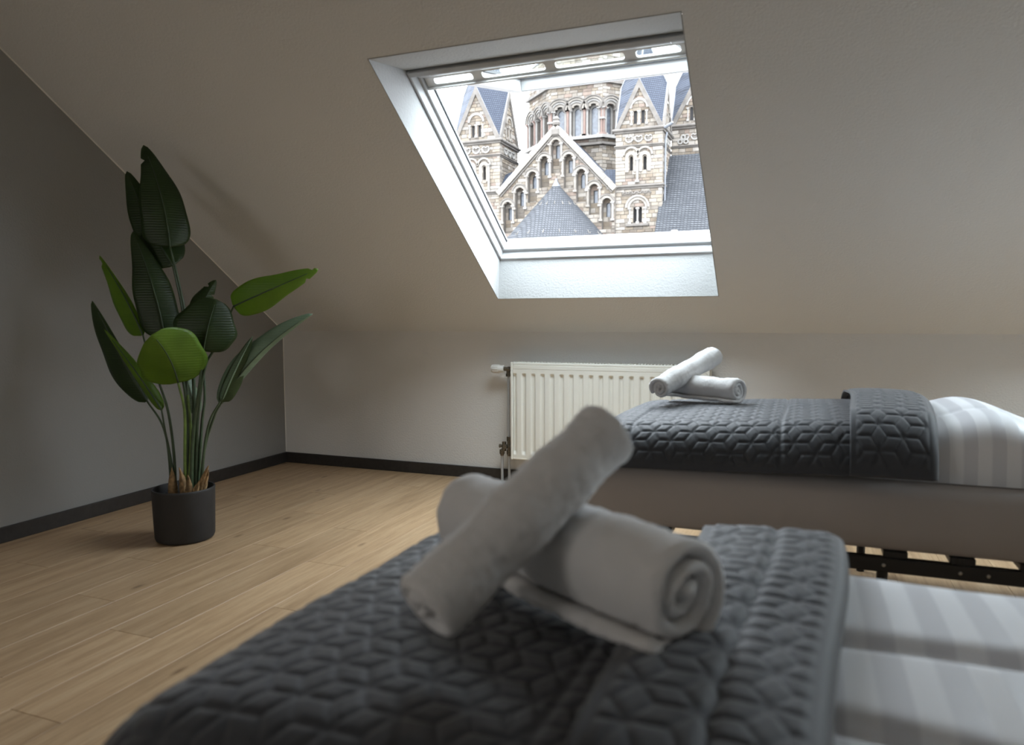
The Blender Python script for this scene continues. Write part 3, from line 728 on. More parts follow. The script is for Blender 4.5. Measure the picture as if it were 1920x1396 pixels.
# ================================================================== POTTED PLANT
PC = Vector((.749, -1.684, 0)); PD = (PC-CAM).dot(fw)
plant = empty('potted_plant', PC); tag(plant, 'tall artificial banana plant in a charcoal pot against the gable wall', 'plant')
pr = [(0, .0008), (.118, .0008), (.128, .006), (.1335, .02), (.1400, .235), (.1412, .244), (.1390, .2475), (.1335, .2475), (.1315, .243), (.130, .20), (0, .20)]
auto_smooth(MB().lathe(pr, c=PC, n=64).build('pot', M_pot, plant), 40)
so = MB(); so.lathe([(0, .212), (.06, .209), (.1298, .204)], c=PC, n=40); so.build('soil', M_soil, plant, True)
def pp(x, y, off=0.0): return at_depth(x, y, PD+off)
def bez(a, b, c, t): return a*((1-t)**2)+b*(2*t*(1-t))+c*(t*t)
def smooth_path(pts, n=28):
    pts = [Vector(p) for p in pts]; out = []
    P = [pts[0]*2-pts[1]]+pts+[pts[-1]*2-pts[-2]]; segs = len(pts)-1
    for i in range(segs):
        m = max(3, n//segs)
        for k in range(m):
            t = k/m; p0, p1, p2, p3 = P[i:i+4]
            out.append(((p1*2)+(p2-p0)*t+(p0*2-p1*5+p2*4-p3)*t*t+(p1*3-p0-p2*3+p3)*t**3)*.5)
    out.append(pts[-1]); return out
PXM = PD/FPX
def leaf(base, ctl, tip, wl, wr, fl=0.25, frr=0.25, ob=0.0, oc=0.0, ot=0.0, mat=None, wave=.05, shape=.62, seed=0, notches=(), blunt=.62, taper=.28):
    # base/ctl/tip pixels (depth offsets ob/oc/ot in m), wl/wr apparent half widths in px, fl/frr side tilt (rad, + = away)
    A, B, C = pp(*base, ob), pp(*ctl, oc), pp(*tip, ot); NL, NW = 36, 7
    r = random.Random(seed); phw = r.uniform(0, 6)
    vs = []; fs = []; cols = 2*NW+1; mid = []
    for i in range(NL+1):
        t = i/NL; p = bez(A, B, C, t); T = (bez(A, B, C, min(1, t+.02))-bez(A, B, C, max(0, t-.02))).normalized()
        view = (p-CAM).normalized(); side = T.cross(view).normalized()    # to the right of the midrib, as seen
        prof = (math.sin(math.pi*min(1, t**shape*.985+.012)))**blunt*(1-taper*t)*(1+.045*math.sin(t*13+phw)) if t < 1 else 0
        prof = max(prof, .0)
        mid.append(p)
        for j in range(-NW, NW+1):
            f = abs(j)/NW; wpx = (wl if j < 0 else wr); til = fl if j < 0 else frr
            hw = wpx*PXM*prof*f
            for nt_, nside, ns in notches:
                if (j < 0) == (nside < 0) and abs(t-nt_) < .017: hw *= (1-ns)
            d = side*(hw*(1 if j >= 0 else -1)) + view*(hw*math.tan(til)+ (f*f*.5)*hw*math.tan(til))
            d = d + view*(wave*PXM*60*math.sin(t*9+phw+(1.5 if j < 0 else 0))*f*f*prof)
            vs.append(p+d)
    for i in range(NL):
        for j in range(cols-1):
            a = i*cols+j; fs.append((a, a+1, a+cols+1, a+cols))
    o = mesh_obj('leaf', vs, fs, mat or M_leaf, plant, True); thicken(o, .0012)
    m = MB(); m.tube([q-(q-CAM).normalized()*.0014 for q in mid[:int(NL*.94)]], [.0042*(1-.8*i/NL) for i in range(int(NL*.94))], 6); m.build('midrib', M_stem, o, True)
    return o
leaf((319, 463), (312, 370), (269, 272), 42, 50, .35, .20, .02, .00, .06, M_leaf, seed=1, shape=.55, notches=[(.86, 1, .45)])
leaf((324, 498), (275, 420), (238, 321), 42, 40, .30, .30, .05, .07, .10, M_leaf, seed=2, shape=.58)
leaf((309, 630), (291, 530), (249, 434), 36, 42, .30, .25, -.02, -.04, .02, M_leaf, seed=3, shape=.58)
leaf((268, 628), (240, 560), (187, 479), 8, 26, .5, .7, -.03, -.02, .05, M_leafy, seed=4, shape=.60, notches=[(.93, 1, .5)])
leaf((276, 752), (222, 660), (173, 564), 9, 33, .6, .6, .02, -.02, .04, M_leaf, seed=5, shape=.75)
leaf((303, 768), (260, 700), (196, 618), 14, 9, .5, .8, -.03, -.05, -.02, M_leafy, seed=15, shape=.6)
leaf((334, 717), (322, 665), (285, 627), 62, 55, .15, .30, -.10, -.20, -.32, M_leafy, seed=6, shape=.85, wave=.03, blunt=.42, taper=.05)
leaf((381, 658), (388, 610), (406, 561), 52, 58, .25, .25, -.06, -.10, -.04, M_leaf, seed=7, shape=.75, wave=.03, blunt=.45, taper=.05)
leaf((368, 604), (378, 565), (405, 525), 20, 24, .5, .5, .10, .12, .16, M_leaf, seed=8, shape=.7, notches=[(.7, -1, .5), (.82, 1, .5)])
leaf((438, 574), (500, 545), (597, 504), 34, 33, .35, .25, .02, -.04, .02, M_leafy, seed=9, shape=.60, notches=[(.86, -1, .4), (.95, 1, .6)])
leaf((414, 757), (470, 655), (586, 588), 10, 30, .8, .35, .0, -.04, .02, M_leafu, seed=10, shape=.80)
leaf((413, 752), (432, 690), (472, 632), 26, 7, .35, .9, -.03, -.06, -.03, M_leaf, seed=11, shape=.60)
leaf((416, 750), (438, 690), (474, 630), 3, 8, .4, .8, -.045, -.075, -.045, M_leafu, seed=14, shape=.60, wave=.0)
leaf((366, 775), (360, 735), (343, 690), 16, 14, .5, .5, .08, .09, .10, M_leafu, seed=12, shape=.6)
def stem(pts, r0_=.0075, r1_=.0038, mat=M_stem):
    path = smooth_path([pp(*p) for p in pts], 30); n = len(path)
    m = MB(); m.tube(path, [r0_+(r1_-r0_)*i/(n-1) for i in range(n)], 8); return m.build('stem', mat, plant, True)
stem([(326, 935, -.01), (323, 880, -.01), (306, 800, 0), (276, 752, .02)])
stem([(330, 935, 0), (326, 850, 0), (316, 775, -.01), (300, 722, -.03), (280, 670, -.03), (268, 628, -.03)])
stem([(322, 935, .01), (316, 850, .01), (303, 768, -.03)], .006)
stem([(348, 940, -.02), (347, 850, -.03), (346, 770, -.06), (334, 717, -.10)], .009, .005, M_stemy)
stem([(356, 940, 0), (353, 800, 0), (340, 700, -.01), (309, 630, -.02)], .009, .004)
stem([(358, 940, -.02), (362, 820, -.03), (374, 720, -.05), (381, 658, -.06)], .010, .0045)
stem([(352, 940, -.01), (358, 850, -.02), (357, 790, -.02), (352, 740, 0)], .008, .006, M_stemy)
stem([(364, 940, 0), (371, 780, 0), (384, 690, 0), (404, 650, .01), (438, 574, .02)], .009, .004)
stem([(360, 940, .02), (364, 760, .03), (359, 660, .03), (347, 586, .03), (333, 520, .03), (319, 463, .02)], .010, .0045)
stem([(352, 940, .03), (350, 700, .05), (343, 590, .06), (324, 498, .05)], .008, .004)
stem([(378, 935, 0), (382, 850, -.01), (393, 790, -.02), (413, 752, -.03)], .0075, .004)
stem([(374, 935, .01), (384, 840, .01), (402, 780, 0), (414, 757, 0)], .0075, .004)
stem([(370, 940, .03), (378, 800, .05), (384, 740, .06), (378, 660, .08), (368, 604, .10)], .008, .004)
stem([(366, 935, .03), (372, 840, .05), (366, 775, .08)], .006, .004)
def husk(base, ctl, tip, w, off, seed):
    A, B, C = pp(*base, off), pp(*ctl, off-.01), pp(*tip, off-.02); vs = []; fs = []; n = 14
    for i in range(n+1):
        t = i/n; p = bez(A, B, C, t); T = (bez(A, B, C, min(1, t+.05))-bez(A, B, C, max(0, t-.05))).normalized(); view = (p-CAM).normalized(); s_ = T.cross(view).normalized()
        hw = w*PXM*(1-t**2.2)*(.75+.5*t*(1-t)*2)
        for j in range(-3, 4):
            f = j/3; vs.append(p+s_*hw*f+view*(hw*f*f*1.1)+view*.003*math.sin(t*13+j*2+seed))
    for i in range(n):
        for j in range(6): a = i*7+j; fs.append((a, a+1, a+8, a+7))
    o = mesh_obj('dry_sheath', vs, fs, M_husk, plant, True); thicken(o, .002)
husk((345, 930), (346, 905), (336, 876), 8, -.035, 1)
husk((351, 932), (358, 915), (352, 890), 7, -.045, 2)
husk((372, 930), (378, 905), (391, 872), 7, -.03, 3)
husk((379, 930), (384, 905), (392, 880), 5, -.02, 4)
husk((325, 935), (324, 905), (322, 876), 9, -.02, 5)
husk((365, 932), (366, 918), (374, 900), 6, -.05, 6)

# ================================================================== OUTDOORS
GZ = -13.0
g = MB().add([(-160, -160, GZ), (140, -160, GZ), (140, 240, GZ), (-160, 240, GZ)], [(0, 1, 2, 3)]).build('ground', M_ground, fix=False); tag(g, 'paved ground around the church', None, None, 'structure')
YF_ = 66.0
def X(px, py=300, Y=YF_): return on_y(px, py, Y).x
def Z(px, py, Y=YF_): return on_y(px, py, Y).z
church = empty('church', (X(1043, 340), YF_, GZ)); tag(church, 'sandstone church with gabled towers and slate roofs outside the roof window', 'church')
def arch(xc, w, z0, zs, n=10):
    r = w/2; return [(xc-r, z0), (xc+r, z0)]+[(xc+r*math.cos(math.pi*i/n), zs+r*math.sin(math.pi*i/n)) for i in range(n+1)]
def rect(x0, x1, z0, z1): return [(x0, z0), (x1, z0), (x1, z1), (x0, z1)]
def spans(poly, z):
    xs = []
    for (xa, za), (xb, zb) in zip(poly, poly[1:]+poly[:1]):
        if (za <= z) != (zb <= z): xs.append(xa+(xb-xa)*(z-za)/(zb-za))
    xs.sort(); return list(zip(xs[::2], xs[1::2]))
PAL = [sc(.50, .43, .35), sc(.44, .37, .29), sc(.38, .31, .24), sc(.56, .50, .43), sc(.47, .37, .31), sc(.33, .28, .23), sc(.60, .55, .49), sc(.41, .36, .31)]
def stonework(outer, holes, M, parent, course=.34, lo=.45, hi=1.0, proud=.05, seed=0, quoin=True, y0=0.06, zmin=None):
    r = random.Random(seed); mb = MB(); z0 = min(q[1] for q in outer); z1 = max(q[1] for q in outer); z = z0
    while z < z1-.05:
        h = min(course*r.uniform(.8, 1.2), z1-z); zm = z+h/2; sp = spans(outer, zm)
        for hp in holes:
            for a, b in spans(hp, zm):
                ns = []
                for c, d in sp:
                    if b <= c or a >= d: ns.append((c, d))
                    else:
                        if a-c > .08: ns.append((c, a))
                        if d-b > .08: ns.append((b, d))
                sp = ns
        for a, b in sp:
            x = a
            while x < b-.02:
                L = r.uniform(lo, hi)
                if b-(x+L) < .28: L = b-x
                col = r.choice(PAL); k = r.uniform(.82, 1.15); edge = quoin and (x == a or b-(x+L) < .02)
                if edge: col = r.choice((PAL[3], PAL[6], PAL[0])); k *= 1.08
                col = tuple(c*k for c in col); p = proud*r.uniform(.5, 1.3)+(.02 if edge else 0); gp = .012
                vs = [Vector(q) for q in ((x+gp, y0, z+gp), (x+L-gp, y0, z+gp), (x+L-gp, y0, z+h-gp), (x+gp, y0, z+h-gp), (x+gp+.012, y0-p, z+gp+.012), (x+L-gp-.012, y0-p, z+gp+.012), (x+L-gp-.012, y0-p, z+h-gp-.012), (x+gp+.012, y0-p, z+h-gp-.012))]
                mb.add([M @ q for q in vs], [(4, 5, 6, 7), (0, 1, 5, 4), (1, 2, 6, 5), (2, 3, 7, 6), (3, 0, 4, 7)], col); x += L
        z += h
    o = mb.build('stonework', M_stone, parent, cols=True, fix=False); o['kind'] = 'stuff'; return o
def wall(outer, holes, M, parent, seed, depth=.55, back=None, **kw):
    """masonry face in local (x, inward y, z) with recessed openings"""
    mb = MB(); mb.prism(outer, .06, depth, M, holes=holes); mb.build('masonry', M_mortar, parent)
    return stonework(outer, holes, M, parent, seed=seed, **kw)
def ringarch(mb, xc, zs, ri, ro, y0, y1, M, n=14, a0=0, a1=180):
    vs = []; fs = []
    for i in range(n+1):
        a = math.radians(a0+(a1-a0)*i/n); c, s_ = math.cos(a), math.sin(a)
        for r_, y in ((ri, y0), (ro, y0), (ro, y1), (ri, y1)): vs.append(M @ Vector((xc+r_*c, y, zs+r_*s_)))
    for i in range(n):
        for k in range(4): a, b = i*4+k, i*4+(k+1) % 4; fs.append((a, b, b+4, a+4))
    fs += [(0, 1, 2, 3), (n*4+3, n*4+2, n*4+1, n*4)]; mb.add(vs, fs)
def colonnette(mb, x, y, z0, z1, r, M):
    mb.tube([M @ Vector((x, y, z0+.18)), M @ Vector((x, y, z1-.22))], r, 10)
    mb.box((x-r*1.7, y-r*1.7, z0), (x+r*1.7, y+r*1.7, z0+.2), M); mb.box((x-r*1.9, y-r*1.9, z1-.12), (x+r*1.9, y+r*1.9, z1), M)
    mb.tube([M @ Vector((x, y, z1-.30)), M @ Vector((x, y, z1-.10))], [r, r*1.8], 10)
def frame_M(org, dx, dy):  # local x along dx, y inward along dy
    return Matrix(((dx[0], dy[0], 0, org[0]), (dx[1], dy[1], 0, org[1]), (0, 0, 1, 0), (0, 0, 0, 1)))
def pane(hp, y, M, parent, mat):
    return MB().prism(hp, y, y+.05, M).build('pane_or_shade_plate', mat, parent)

def tower(px0, px1, apex, zc, z2, z3, Y, seed, zlow, holes=(), side=True, slitw=.28):
    x0, x1 = X(px0, 300, Y), X(px1, 300, Y); W = x1-x0; xc = (x0+x1)/2; D = W
    root = MB().box((x0+.1, Y+.56, GZ), (x1-.56, Y+D-.1, zc)).build('bell_tower', M_mortar, church)
    MF = frame_M((0, Y), (1, 0), (0, 1)); MR = frame_M((x1, Y-x0*0), (0, 1), (-1, 0))   # right face: local x = world y - Y
    wall(rect(x0, x1, zlow, zc), list(holes), MF, root, seed, depth=.6)
    for hp in holes: pane(hp, .45, MF, root, M_void)  # dark plates painted as the shade within the slits
    MB().box((x0, Y+.06, GZ), (x1, Y+D, zlow)).build('tower_base', M_mortar, root)
    wall(rect(.05, D, zlow, zc), [], MR, root, seed+50, depth=.6)
    # string courses
    for zz, h, o_, m in ((zc, .34, .32, M_dtrim), (z2, .22, .16, M_dtrim), (z3, .30, .22, M_dtrim)):
        b = MB(); b.bevbox((x0-o_, Y-o_, zz-h*.4), (x1+o_, Y+D+o_, zz+h*.35), .08); b.bevbox((x0-o_*.5, Y-o_*.5, zz-h*.95), (x1+o_*.5, Y+D+o_*.5, zz-h*.4), .05); b.build('string_course', m, root)
    # frieze of pierced trefoils between the string courses
    n = 3; zf = (z2+zc)/2-.18
    for side_M, xa, xb in ((MF, x0, x1), (MR, 0, D)):
        cx = (xa+xb)/2; wd = (xb-xa)*.19
        for k in range(n):
            c = cx+(k-(n-1)/2)*wd*1.08; b = MB()
            ringarch(b, c, zf+.10, wd*.30, wd*.46, -.10, .05, side_M, 12, 180, 360)
            ringarch(b, c-wd*.2, zf+.16, wd*.10, wd*.22, -.09, .05, side_M, 8, 0, 180); ringarch(b, c+wd*.2, zf+.16, wd*.10, wd*.22, -.09, .05, side_M, 8, 0, 180)
            b.build('trefoil', M_pale, root)
            MB().prism([(c-wd*.28, zf+.1), (c+wd*.28, zf+.1), (c, zf-wd*.25)], -.022, .02, side_M).build('trefoil_recess', M_dtrim, root)
    # rhenish helm: four gables and four slate lozenges
    ga = apex-zc; top_ = Vector((xc, Y+D/2, zc+ga*2.05))
    cn = [Vector((x0, Y, zc+.1)), Vector((x1, Y, zc+.1)), Vector((x1, Y+D, zc+.1)), Vector((x0, Y+D, zc+.1))]
    ap = [Vector((xc, Y, apex)), Vector((x1, Y+D/2, apex)), Vector((xc, Y+D, apex)), Vector((x0, Y+D/2, apex))]
    hl = MB()
    for k in range(4):
        c = cn[k]; a, b = ap[k-1], ap[k]; hl.add([c, b, top_, a], [(0, 1, 2, 3)])
    rf = hl.build('spire_roof', M_slate, root, fix=True)
    ld = MB()
    for k in range(4):
        for p, q in ((cn[k], ap[k]), (cn[(k+1) % 4], ap[k]), (ap[k], top_)): ld.tube([p, q], .09, 6)
    ld.build('lead_flashing', M_lead, root)
    for side_M, xa, xb in ((MF, x0, x1), (MR, 0, D)):
        cx = (xa+xb)/2; hw = (xb-xa)/2
        bw = .28; zw0 = zc+.45; hh_ = [arch(cx-.36, bw*1.15, zw0, zw0+1.15), arch(cx+.36, bw*1.15, zw0, zw0+1.15)]
        tri = [(xa+.15, zc+.12), (xb-.15, zc+.12), (cx, apex-.15)]
        wall(tri, hh_, side_M, root, seed+9, depth=.3, quoin=False, proud=.06, course=.36)
        for hp in hh_: pane(hp, .22, side_M, root, M_void)
        b = MB(); colonnette(b, cx, .02, zw0-.05, zw0+1.25, .09, side_M)
        for s_ in (-1, 1): colonnette(b, cx+s_*.72, .02, zw0-.05, zw0+1.25, .07, side_M)
        ringarch(b, cx, zw0+1.5, .70, .92, -.10, .06, side_M, 14); b.build('twin_window_surround', M_pale if side_M is MF else M_trim, root)
        # coping along the rakes
        b = MB(); sl_ = (apex-zc)/hw
        for s_ in (-1, 1):
            b.prism([(cx+s_*(hw+.12), zc+.05), (cx+s_*(hw-.34), zc+.05), (cx, apex-.75), (cx, apex+.12)], -.14, .08, side_M)
        b.build('coping', M_dtrim, root)
    return root, x0, x1, MF, MR, D
def slits(parent, MF, pxs, pys, Y, zcol):
    hs = []
    for (px, ya, yb) in pxs:
        xx = X(px, (ya+yb)/2, Y); hs.append(arch(xx, .30, Z(px, yb, Y), Z(px, ya, Y)-.15))
    return hs
def slit_trim(parent, MF, hs):
    for hp in hs:
        xc_ = (hp[0][0]+hp[1][0])/2; z0 = hp[0][1]; zs = hp[2][1]; b = MB()
        ringarch(b, xc_, zs+.05, .24, .56, -.10, .06, MF, 12)
        for s_ in (-1, 1): b.bevbox((xc_+s_*.40-.17, -.08, z0-.1), (xc_+s_*.40+.17, .06, zs+.1), .03, MF)
        ringarch(b, xc_, zs+.25, .62, .80, -.14, .05, MF, 12)
        b.build('slit_window_surround', M_trim, parent)
zlow = Z(1197, 470)
# front right tower
hT2 = slits(None, None, [(1183.5, 293, 321), (1209, 292, 319)], None, YF_, 0)
bz0, bz1 = Z(1195, 418), Z(1195, 391)
hb = [arch(X(1190.5, 400), .34, bz0, bz1), arch(X(1200, 400), .34, bz0, bz1)]
T2, ax0, ax1, MF2, MR2, D2 = tower(1154, 1242, Z(1197, 149), Z(1197, 242), Z(1197, 272), Z(1197, 348), YF_, 11, zlow, hT2+hb)
slit_trim(T2, MF2, hT2)
b = MB(); xm = X(1195.5, 300); colonnette(b, xm, -.10, Z(1195, 342), Z(1195, 298), .11, MF2); b.build('colonnette', M_pale, T2)
b = MB(); xm = X(1195.3, 400); zs_ = bz1+.12
ringarch(b, xm, zs_, .72, .95, -.12, .06, MF2, 16); ringarch(b, xm, zs_, .98, 1.16, -.20, .04, MF2, 16); b.build('arch_moulding', M_trim, T2)
b = MB(); colonnette(b, xm, .02, bz0-.05, bz1+.1, .09, MF2)
for s_ in (-1, 1): colonnette(b, xm+s_*.74, .0, bz0-.05, bz1+.1, .09, MF2)
b.build('colonnette', M_pale, T2)
MB().bevbox((xm-1.1, -.22, bz0-.30), (xm+1.1, .05, bz0-.05), .04, MF2).build('window_sill', M_dtrim, T2)
b = MB(); zf = Z(1195, 363)
for k in range(5): ringarch(b, X(1172+k*11, 363), zf, .16, .27, -.10, .05, MF2, 8)
b.build('corbel_table', M_dtrim, T2)
MB().prism([(X(1172-5), zf-.02), (X(1216+5), zf-.02), (X(1216+5), zf+.15), (X(1172-5), zf+.15)], -.03, .03, MF2).build('corbel_shadow_band', M_mortar, T2)
b = MB(); b.bevbox((X(1206, 440), -.35, Z(1206, 445)), (X(1232, 440), .05, Z(1206, 437)), .05, MF2); b.build('ledge_block', M_pale, T2)
b = MB(); b.tube([Vector((ax1+.25, YF_-.2, Z(1240, 240))), Vector((ax1+.9, YF_-.6, Z(1240, 236))), Vector((ax1+1.0, YF_-.7, Z(1240, 234)))], [.16, .14, .10], 8)
b.tube([Vector((ax1+.30, YF_+.5, Z(1240, 246))), Vector((ax1+.18, YF_+.5, Z(1240, 262))), Vector((ax1+.16, YF_+.5, zlow))], .09, 8); b.build('rain_spout', M_lead, T2)
# front left tower
hT1 = slits(None, None, [(884, 313, 341), (908, 312, 339)], None, YF_, 0)
T1, bx0, bx1, MF1, MR1, D1 = tower(851, 937, Z(893, 163), Z(900, 265), Z(900, 292), Z(900, 361), YF_, 21, zlow, hT1)
slit_trim(T1, MF1, hT1)
b = MB(); colonnette(b, X(917, 320), -.10, Z(917, 360), Z(917, 308), .11, MF1); b.build('colonnette', M_pale, T1)
# rear right tower
T3, cx0, cx1, MF3, MR3, D3 = tower(1258, 1348, Z(1303, 147, 71), Z(1300, 234, 71), Z(1300, 272, 71), Z(1300, 350, 71), 71.0, 31, Z(1300, 400, 71))
b = MB(); zq = Z(1281, 262, 71)
for k in (-1, 1): ringarch(b, X(1281, 262, 71)+k*.28, zq-.18, .14, .26, -.12, .05, MF3, 12, 0, 360)
ringarch(b, X(1281, 262, 71), zq+.22, .14, .26, -.12, .05, MF3, 12, 0, 360); b.build('trefoil', M_pale, T3)

# gable front with stepped niches
YG = YF_-.4
gx = X(1043, 240, YG); gza = Z(1043, 240, YG); gl, gr_ = X(935, 364, YG), X(1153, 353, YG); gzl, gzr = Z(937, 364, YG), Z(1152, 355, YG)
MG = frame_M((0, YG), (1, 0), (0, 1)); zlg = Z(1043, 475, YG)
gw = MB().box((gl+.3, YG+1.3, GZ), (gr_-.3, YG+4, gzl-1)).build('gable_front', M_mortar, church)
NI = [(1042, 259, 302, 1046.5, 271.5), (1020.5, 290, 330, 1023, 300), (998, 319, 356, 1000.5, 328), (974.5, 349, 386, 977.5, 357), (952, 376, 413, 955.5, 385),
      (1066, 286, 328, 1069, 298), (1089.5, 314, 354, 1092.5, 323), (1113.5, 342, 378, 1116.5, 349), (1137.5, 368.5, 406, 1139.5, 375)]
niches = []; NWD = .98
for cx_, yt, yb, wx_, wy_ in NI:
    xc_ = X(cx_, yt+15, YG); zt_ = Z(cx_, yt+2, YG); zb_ = Z(cx_, yb+24, YG); niches.append(arch(xc_, NWD, zb_, zt_-NWD/2))
gout = [(gl, zlg), (gr_, zlg), (gr_, gzr), (gx, gza), (gl, gzl)]
wall(gout, niches, MG, gw, 41, depth=.70, course=.36, quoin=False)
for hp in niches:
    xc_ = (hp[0][0]+hp[1][0])/2; z0 = hp[0][1]; zs = hp[2][1]
    wz0 = zs-1.25; wh = arch(xc_, .40, wz0, zs-.10)
    bk = rect(xc_-NWD/2-.05, xc_+NWD/2+.05, z0-.1, zs+NWD/2+.05)
    stonework(bk, [wh], MG, gw, course=.40, lo=.5, hi=1.1, proud=.02, seed=int(xc_*100) % 97, quoin=False, y0=.70)
    MB().prism(bk, .70, 1.25, MG, holes=[wh]).build('niche_back', M_mortar, gw)
    pane(wh, .92, MG, gw, M_pane)
    b = MB(); ringarch(b, xc_, zs, NWD/2-.02, NWD/2+.22, -.06, .20, MG, 16); b.build('niche_arch', M_trim, gw)
    b = MB(); ringarch(b, xc_, zs, NWD/2+.24, NWD/2+.36, -.14, .05, MG, 16); b.build('niche_hood', M_dtrim, gw)
    for s_ in (-1, 1):
        b = MB(); colonnette(b, xc_+s_*(NWD/2+.10), -.04, zs-1.7, zs+.08, .10, MG); b.build('colonnette', M_pale if s_ > 0 else M_trim, gw)
for s_, xe, ze in ((-1, gl, gzl), (1, gr_, gzr)):
    d = Vector((xe-gx, 0, ze-gza)); nrm = Vector((-d.z, 0, d.x)).normalized(); nrm = nrm if nrm.z > 0 else -nrm; L = d.length; nseg = 12; dn = d.normalized()
    for k in range(nseg):
        p = Vector((gx, 0, gza))+dn*(L*k/nseg+.01); q = Vector((gx, 0, gza))+dn*(L*(k+1)/nseg-.01); j = random.uniform(-.02, .02)
        a_ = [(p+nrm*(.30+j)), (q+nrm*(.30+j)), (q-nrm*.22), (p-nrm*.22)]
        MB().prism([(v_.x, v_.z) for v_ in a_], -.30, .75, MG).build('coping_stone', M_trim, gw)
    b = MB(); a_ = [Vector((gx, 0, gza))-nrm*.30, Vector((xe, 0, ze))-nrm*.30, Vector((xe, 0, ze))-nrm*.42, Vector((gx, 0, gza))-nrm*.42]
    b.prism([(v_.x, v_.z) for v_ in a_], -.16, .3, MG); b.build('rake_moulding', M_dtrim, gw)
    # slate roof behind the gable
    p0, p1 = Vector((gx, 0, gza))+nrm*.02, Vector((xe, 0, ze))+dn*1.2+nrm*.02
    b = MB(); b.add([(p0.x, YG+.6, p0.z), (p1.x, YG+.6, p1.z), (p1.x, YG+10, p1.z), (p0.x, YG+10, p0.z)], [(0, 1, 2, 3)]); b.build('gable_roof', M_slate, gw)
b = MB(); b.bevbox((gx-.45, -.38, gza-.75), (gx+.45, .5, gza-.05), .12, MG); b.lathe([(0, 0), (.34, .05), (.40, .25), (.26, .50), (.34, .62), (.22, .80), (0, .95)], c=(gx, YG, gza+.22), n=14); b.build('finial', M_dtrim, gw)
# small side roofs beside the gable
b = MB(); xa, xb = X(1128, 322, 66.4), X(1153, 322, 66.4); b.add([(xa, 66.2, Z(1128, 342, 66.2)), (xb, 66.2, Z(1153, 346, 66.2)), (xb, 68, Z(1153, 318, 68)), (xa, 68, Z(1128, 318, 68))], [(0, 1, 2, 3)]); b.build('side_roof', M_slate, gw)
b = MB(); b.add([(X(933, 352, 66), 65.9, Z(933, 356, 66)), (X(960, 330, 66), 65.9, Z(955, 330, 66)), (X(957, 328, 67), 67.6, Z(955, 322, 67.6)), (X(938, 345, 67), 67.6, Z(944, 330, 67.6))], [(0, 1, 2, 3)]); b.build('side_roof', M_slate, gw)

# octagonal crossing tower behind
YD = 74.0; dl, dr = X(1033, 200, YD), X(1130, 200, YD); S_ = dr-dl; q7 = S_*.7071
zt0 = Z(1083, 150, YD)+3.0; zsill = Z(1083, 257, YD); zlo = Z(1083, 330, YD)
P8 = [(dl, YD), (dr, YD), (dr+q7, YD+q7), (dr+q7, YD+q7+S_), (dr, YD+2*q7+S_), (dl, YD+2*q7+S_), (dl-q7, YD+q7+S_), (dl-q7, YD+q7)]
core = MB(); cxo = (dl+dr)/2; cyo = YD+q7+S_/2; sc8 = .86
core.add([((x-cxo)*sc8+cxo, (y-cyo)*sc8+cyo, GZ) for x, y in P8]+[((x-cxo)*sc8+cxo, (y-cyo)*sc8+cyo, zt0) for x, y in P8], [(i, (i+1) % 8, (i+1) % 8+8, i+8) for i in range(8)]+[tuple(range(8, 16))])
drum = core.build('crossing_tower', M_mortar, church)
rf = MB(); rf.add([(x, y, zt0) for x, y in P8]+[(cxo, cyo, zt0+7)], [(i, (i+1) % 8, 8) for i in range(8)]); rf.build('crossing_roof', M_slate, drum)
zsp = Z(1083, 207, YD)
for a_, b_, sd_ in ((0, 1, 51), (7, 0, 52), (1, 2, 53)):
    pa, pb = Vector((*P8[a_], 0)), Vector((*P8[b_], 0)); dx = (pb-pa).normalized(); dy = Vector((-dx.y, dx.x, 0)); M8 = frame_M(pa, (dx.x, dx.y), (dy.x, dy.y))
    wi = S_*.195; hs = [arch(S_*(.5+(k-1)*.325), wi, zsill, zsp) for k in range(3)]
    wall(rect(0, S_, zlo, zt0), hs, M8, drum, sd_, depth=.7, course=.38, quoin=True)
    for hp in hs:
        xc_ = (hp[0][0]+hp[1][0])/2
        iw = arch(xc_+.0, wi*.62, zsill+.1, zsp-.05)
        MB().prism(rect(xc_-wi*.6, xc_+wi*.6, zsill-.1, zsp+wi), .55, .75, M8, holes=[iw]).build('window_frame', M_pale, drum)
        pane(iw, .72, M8, drum, M_pane)
        for k, (ri, ro, yy_, m_) in enumerate(((.50, .72, -.02, M_trim), (.74, .92, -.12, M_pale), (.94, 1.12, -.24, M_trim), (1.14, 1.26, -.34, M_dtrim))):
            b = MB(); ringarch(b, xc_, zsp, wi*ri, wi*ro, yy_, .2, M8, 18); b.build('arch_moulding', m_, drum)
        for s_ in (-1, 1):
            b = MB(); colonnette(b, xc_+s_*wi*.60, -.02, zsill, zsp+.05, .13, M8); b.build('colonnette', M_pale, drum)
            b = MB(); colonnette(b, xc_+s_*wi*.84, -.14, zsill, zsp+.05, .13, M8); b.build('colonnette', M_pink, drum)
    b = MB(); b.prism(rect(-.3, S_+.3, zsill-.35, zsill-.02), -.55, .2, M8); b.build('sill_course', M_pale, drum)
    b = MB(); b.prism(rect(-.25, S_+.25, zsill-1.0, zsill-.75), -.35, .2, M8); b.build('string_course', M_dtrim, drum)
    ztc = Z(1083, 160, YD); b = MB(); b.prism(rect(-.25, S_+.25, ztc, ztc+.3), -.35, .2, M8); b.build('string_course', M_dtrim, drum)
for ix in (0, 1):
    px_, py_ = P8[ix]; b = MB(); colonnette(b, px_, py_-.05, zsp-1.2, zsp+.05, .18, Matrix.Identity(4)); b.build('corner_colonnette', M_pale, drum)

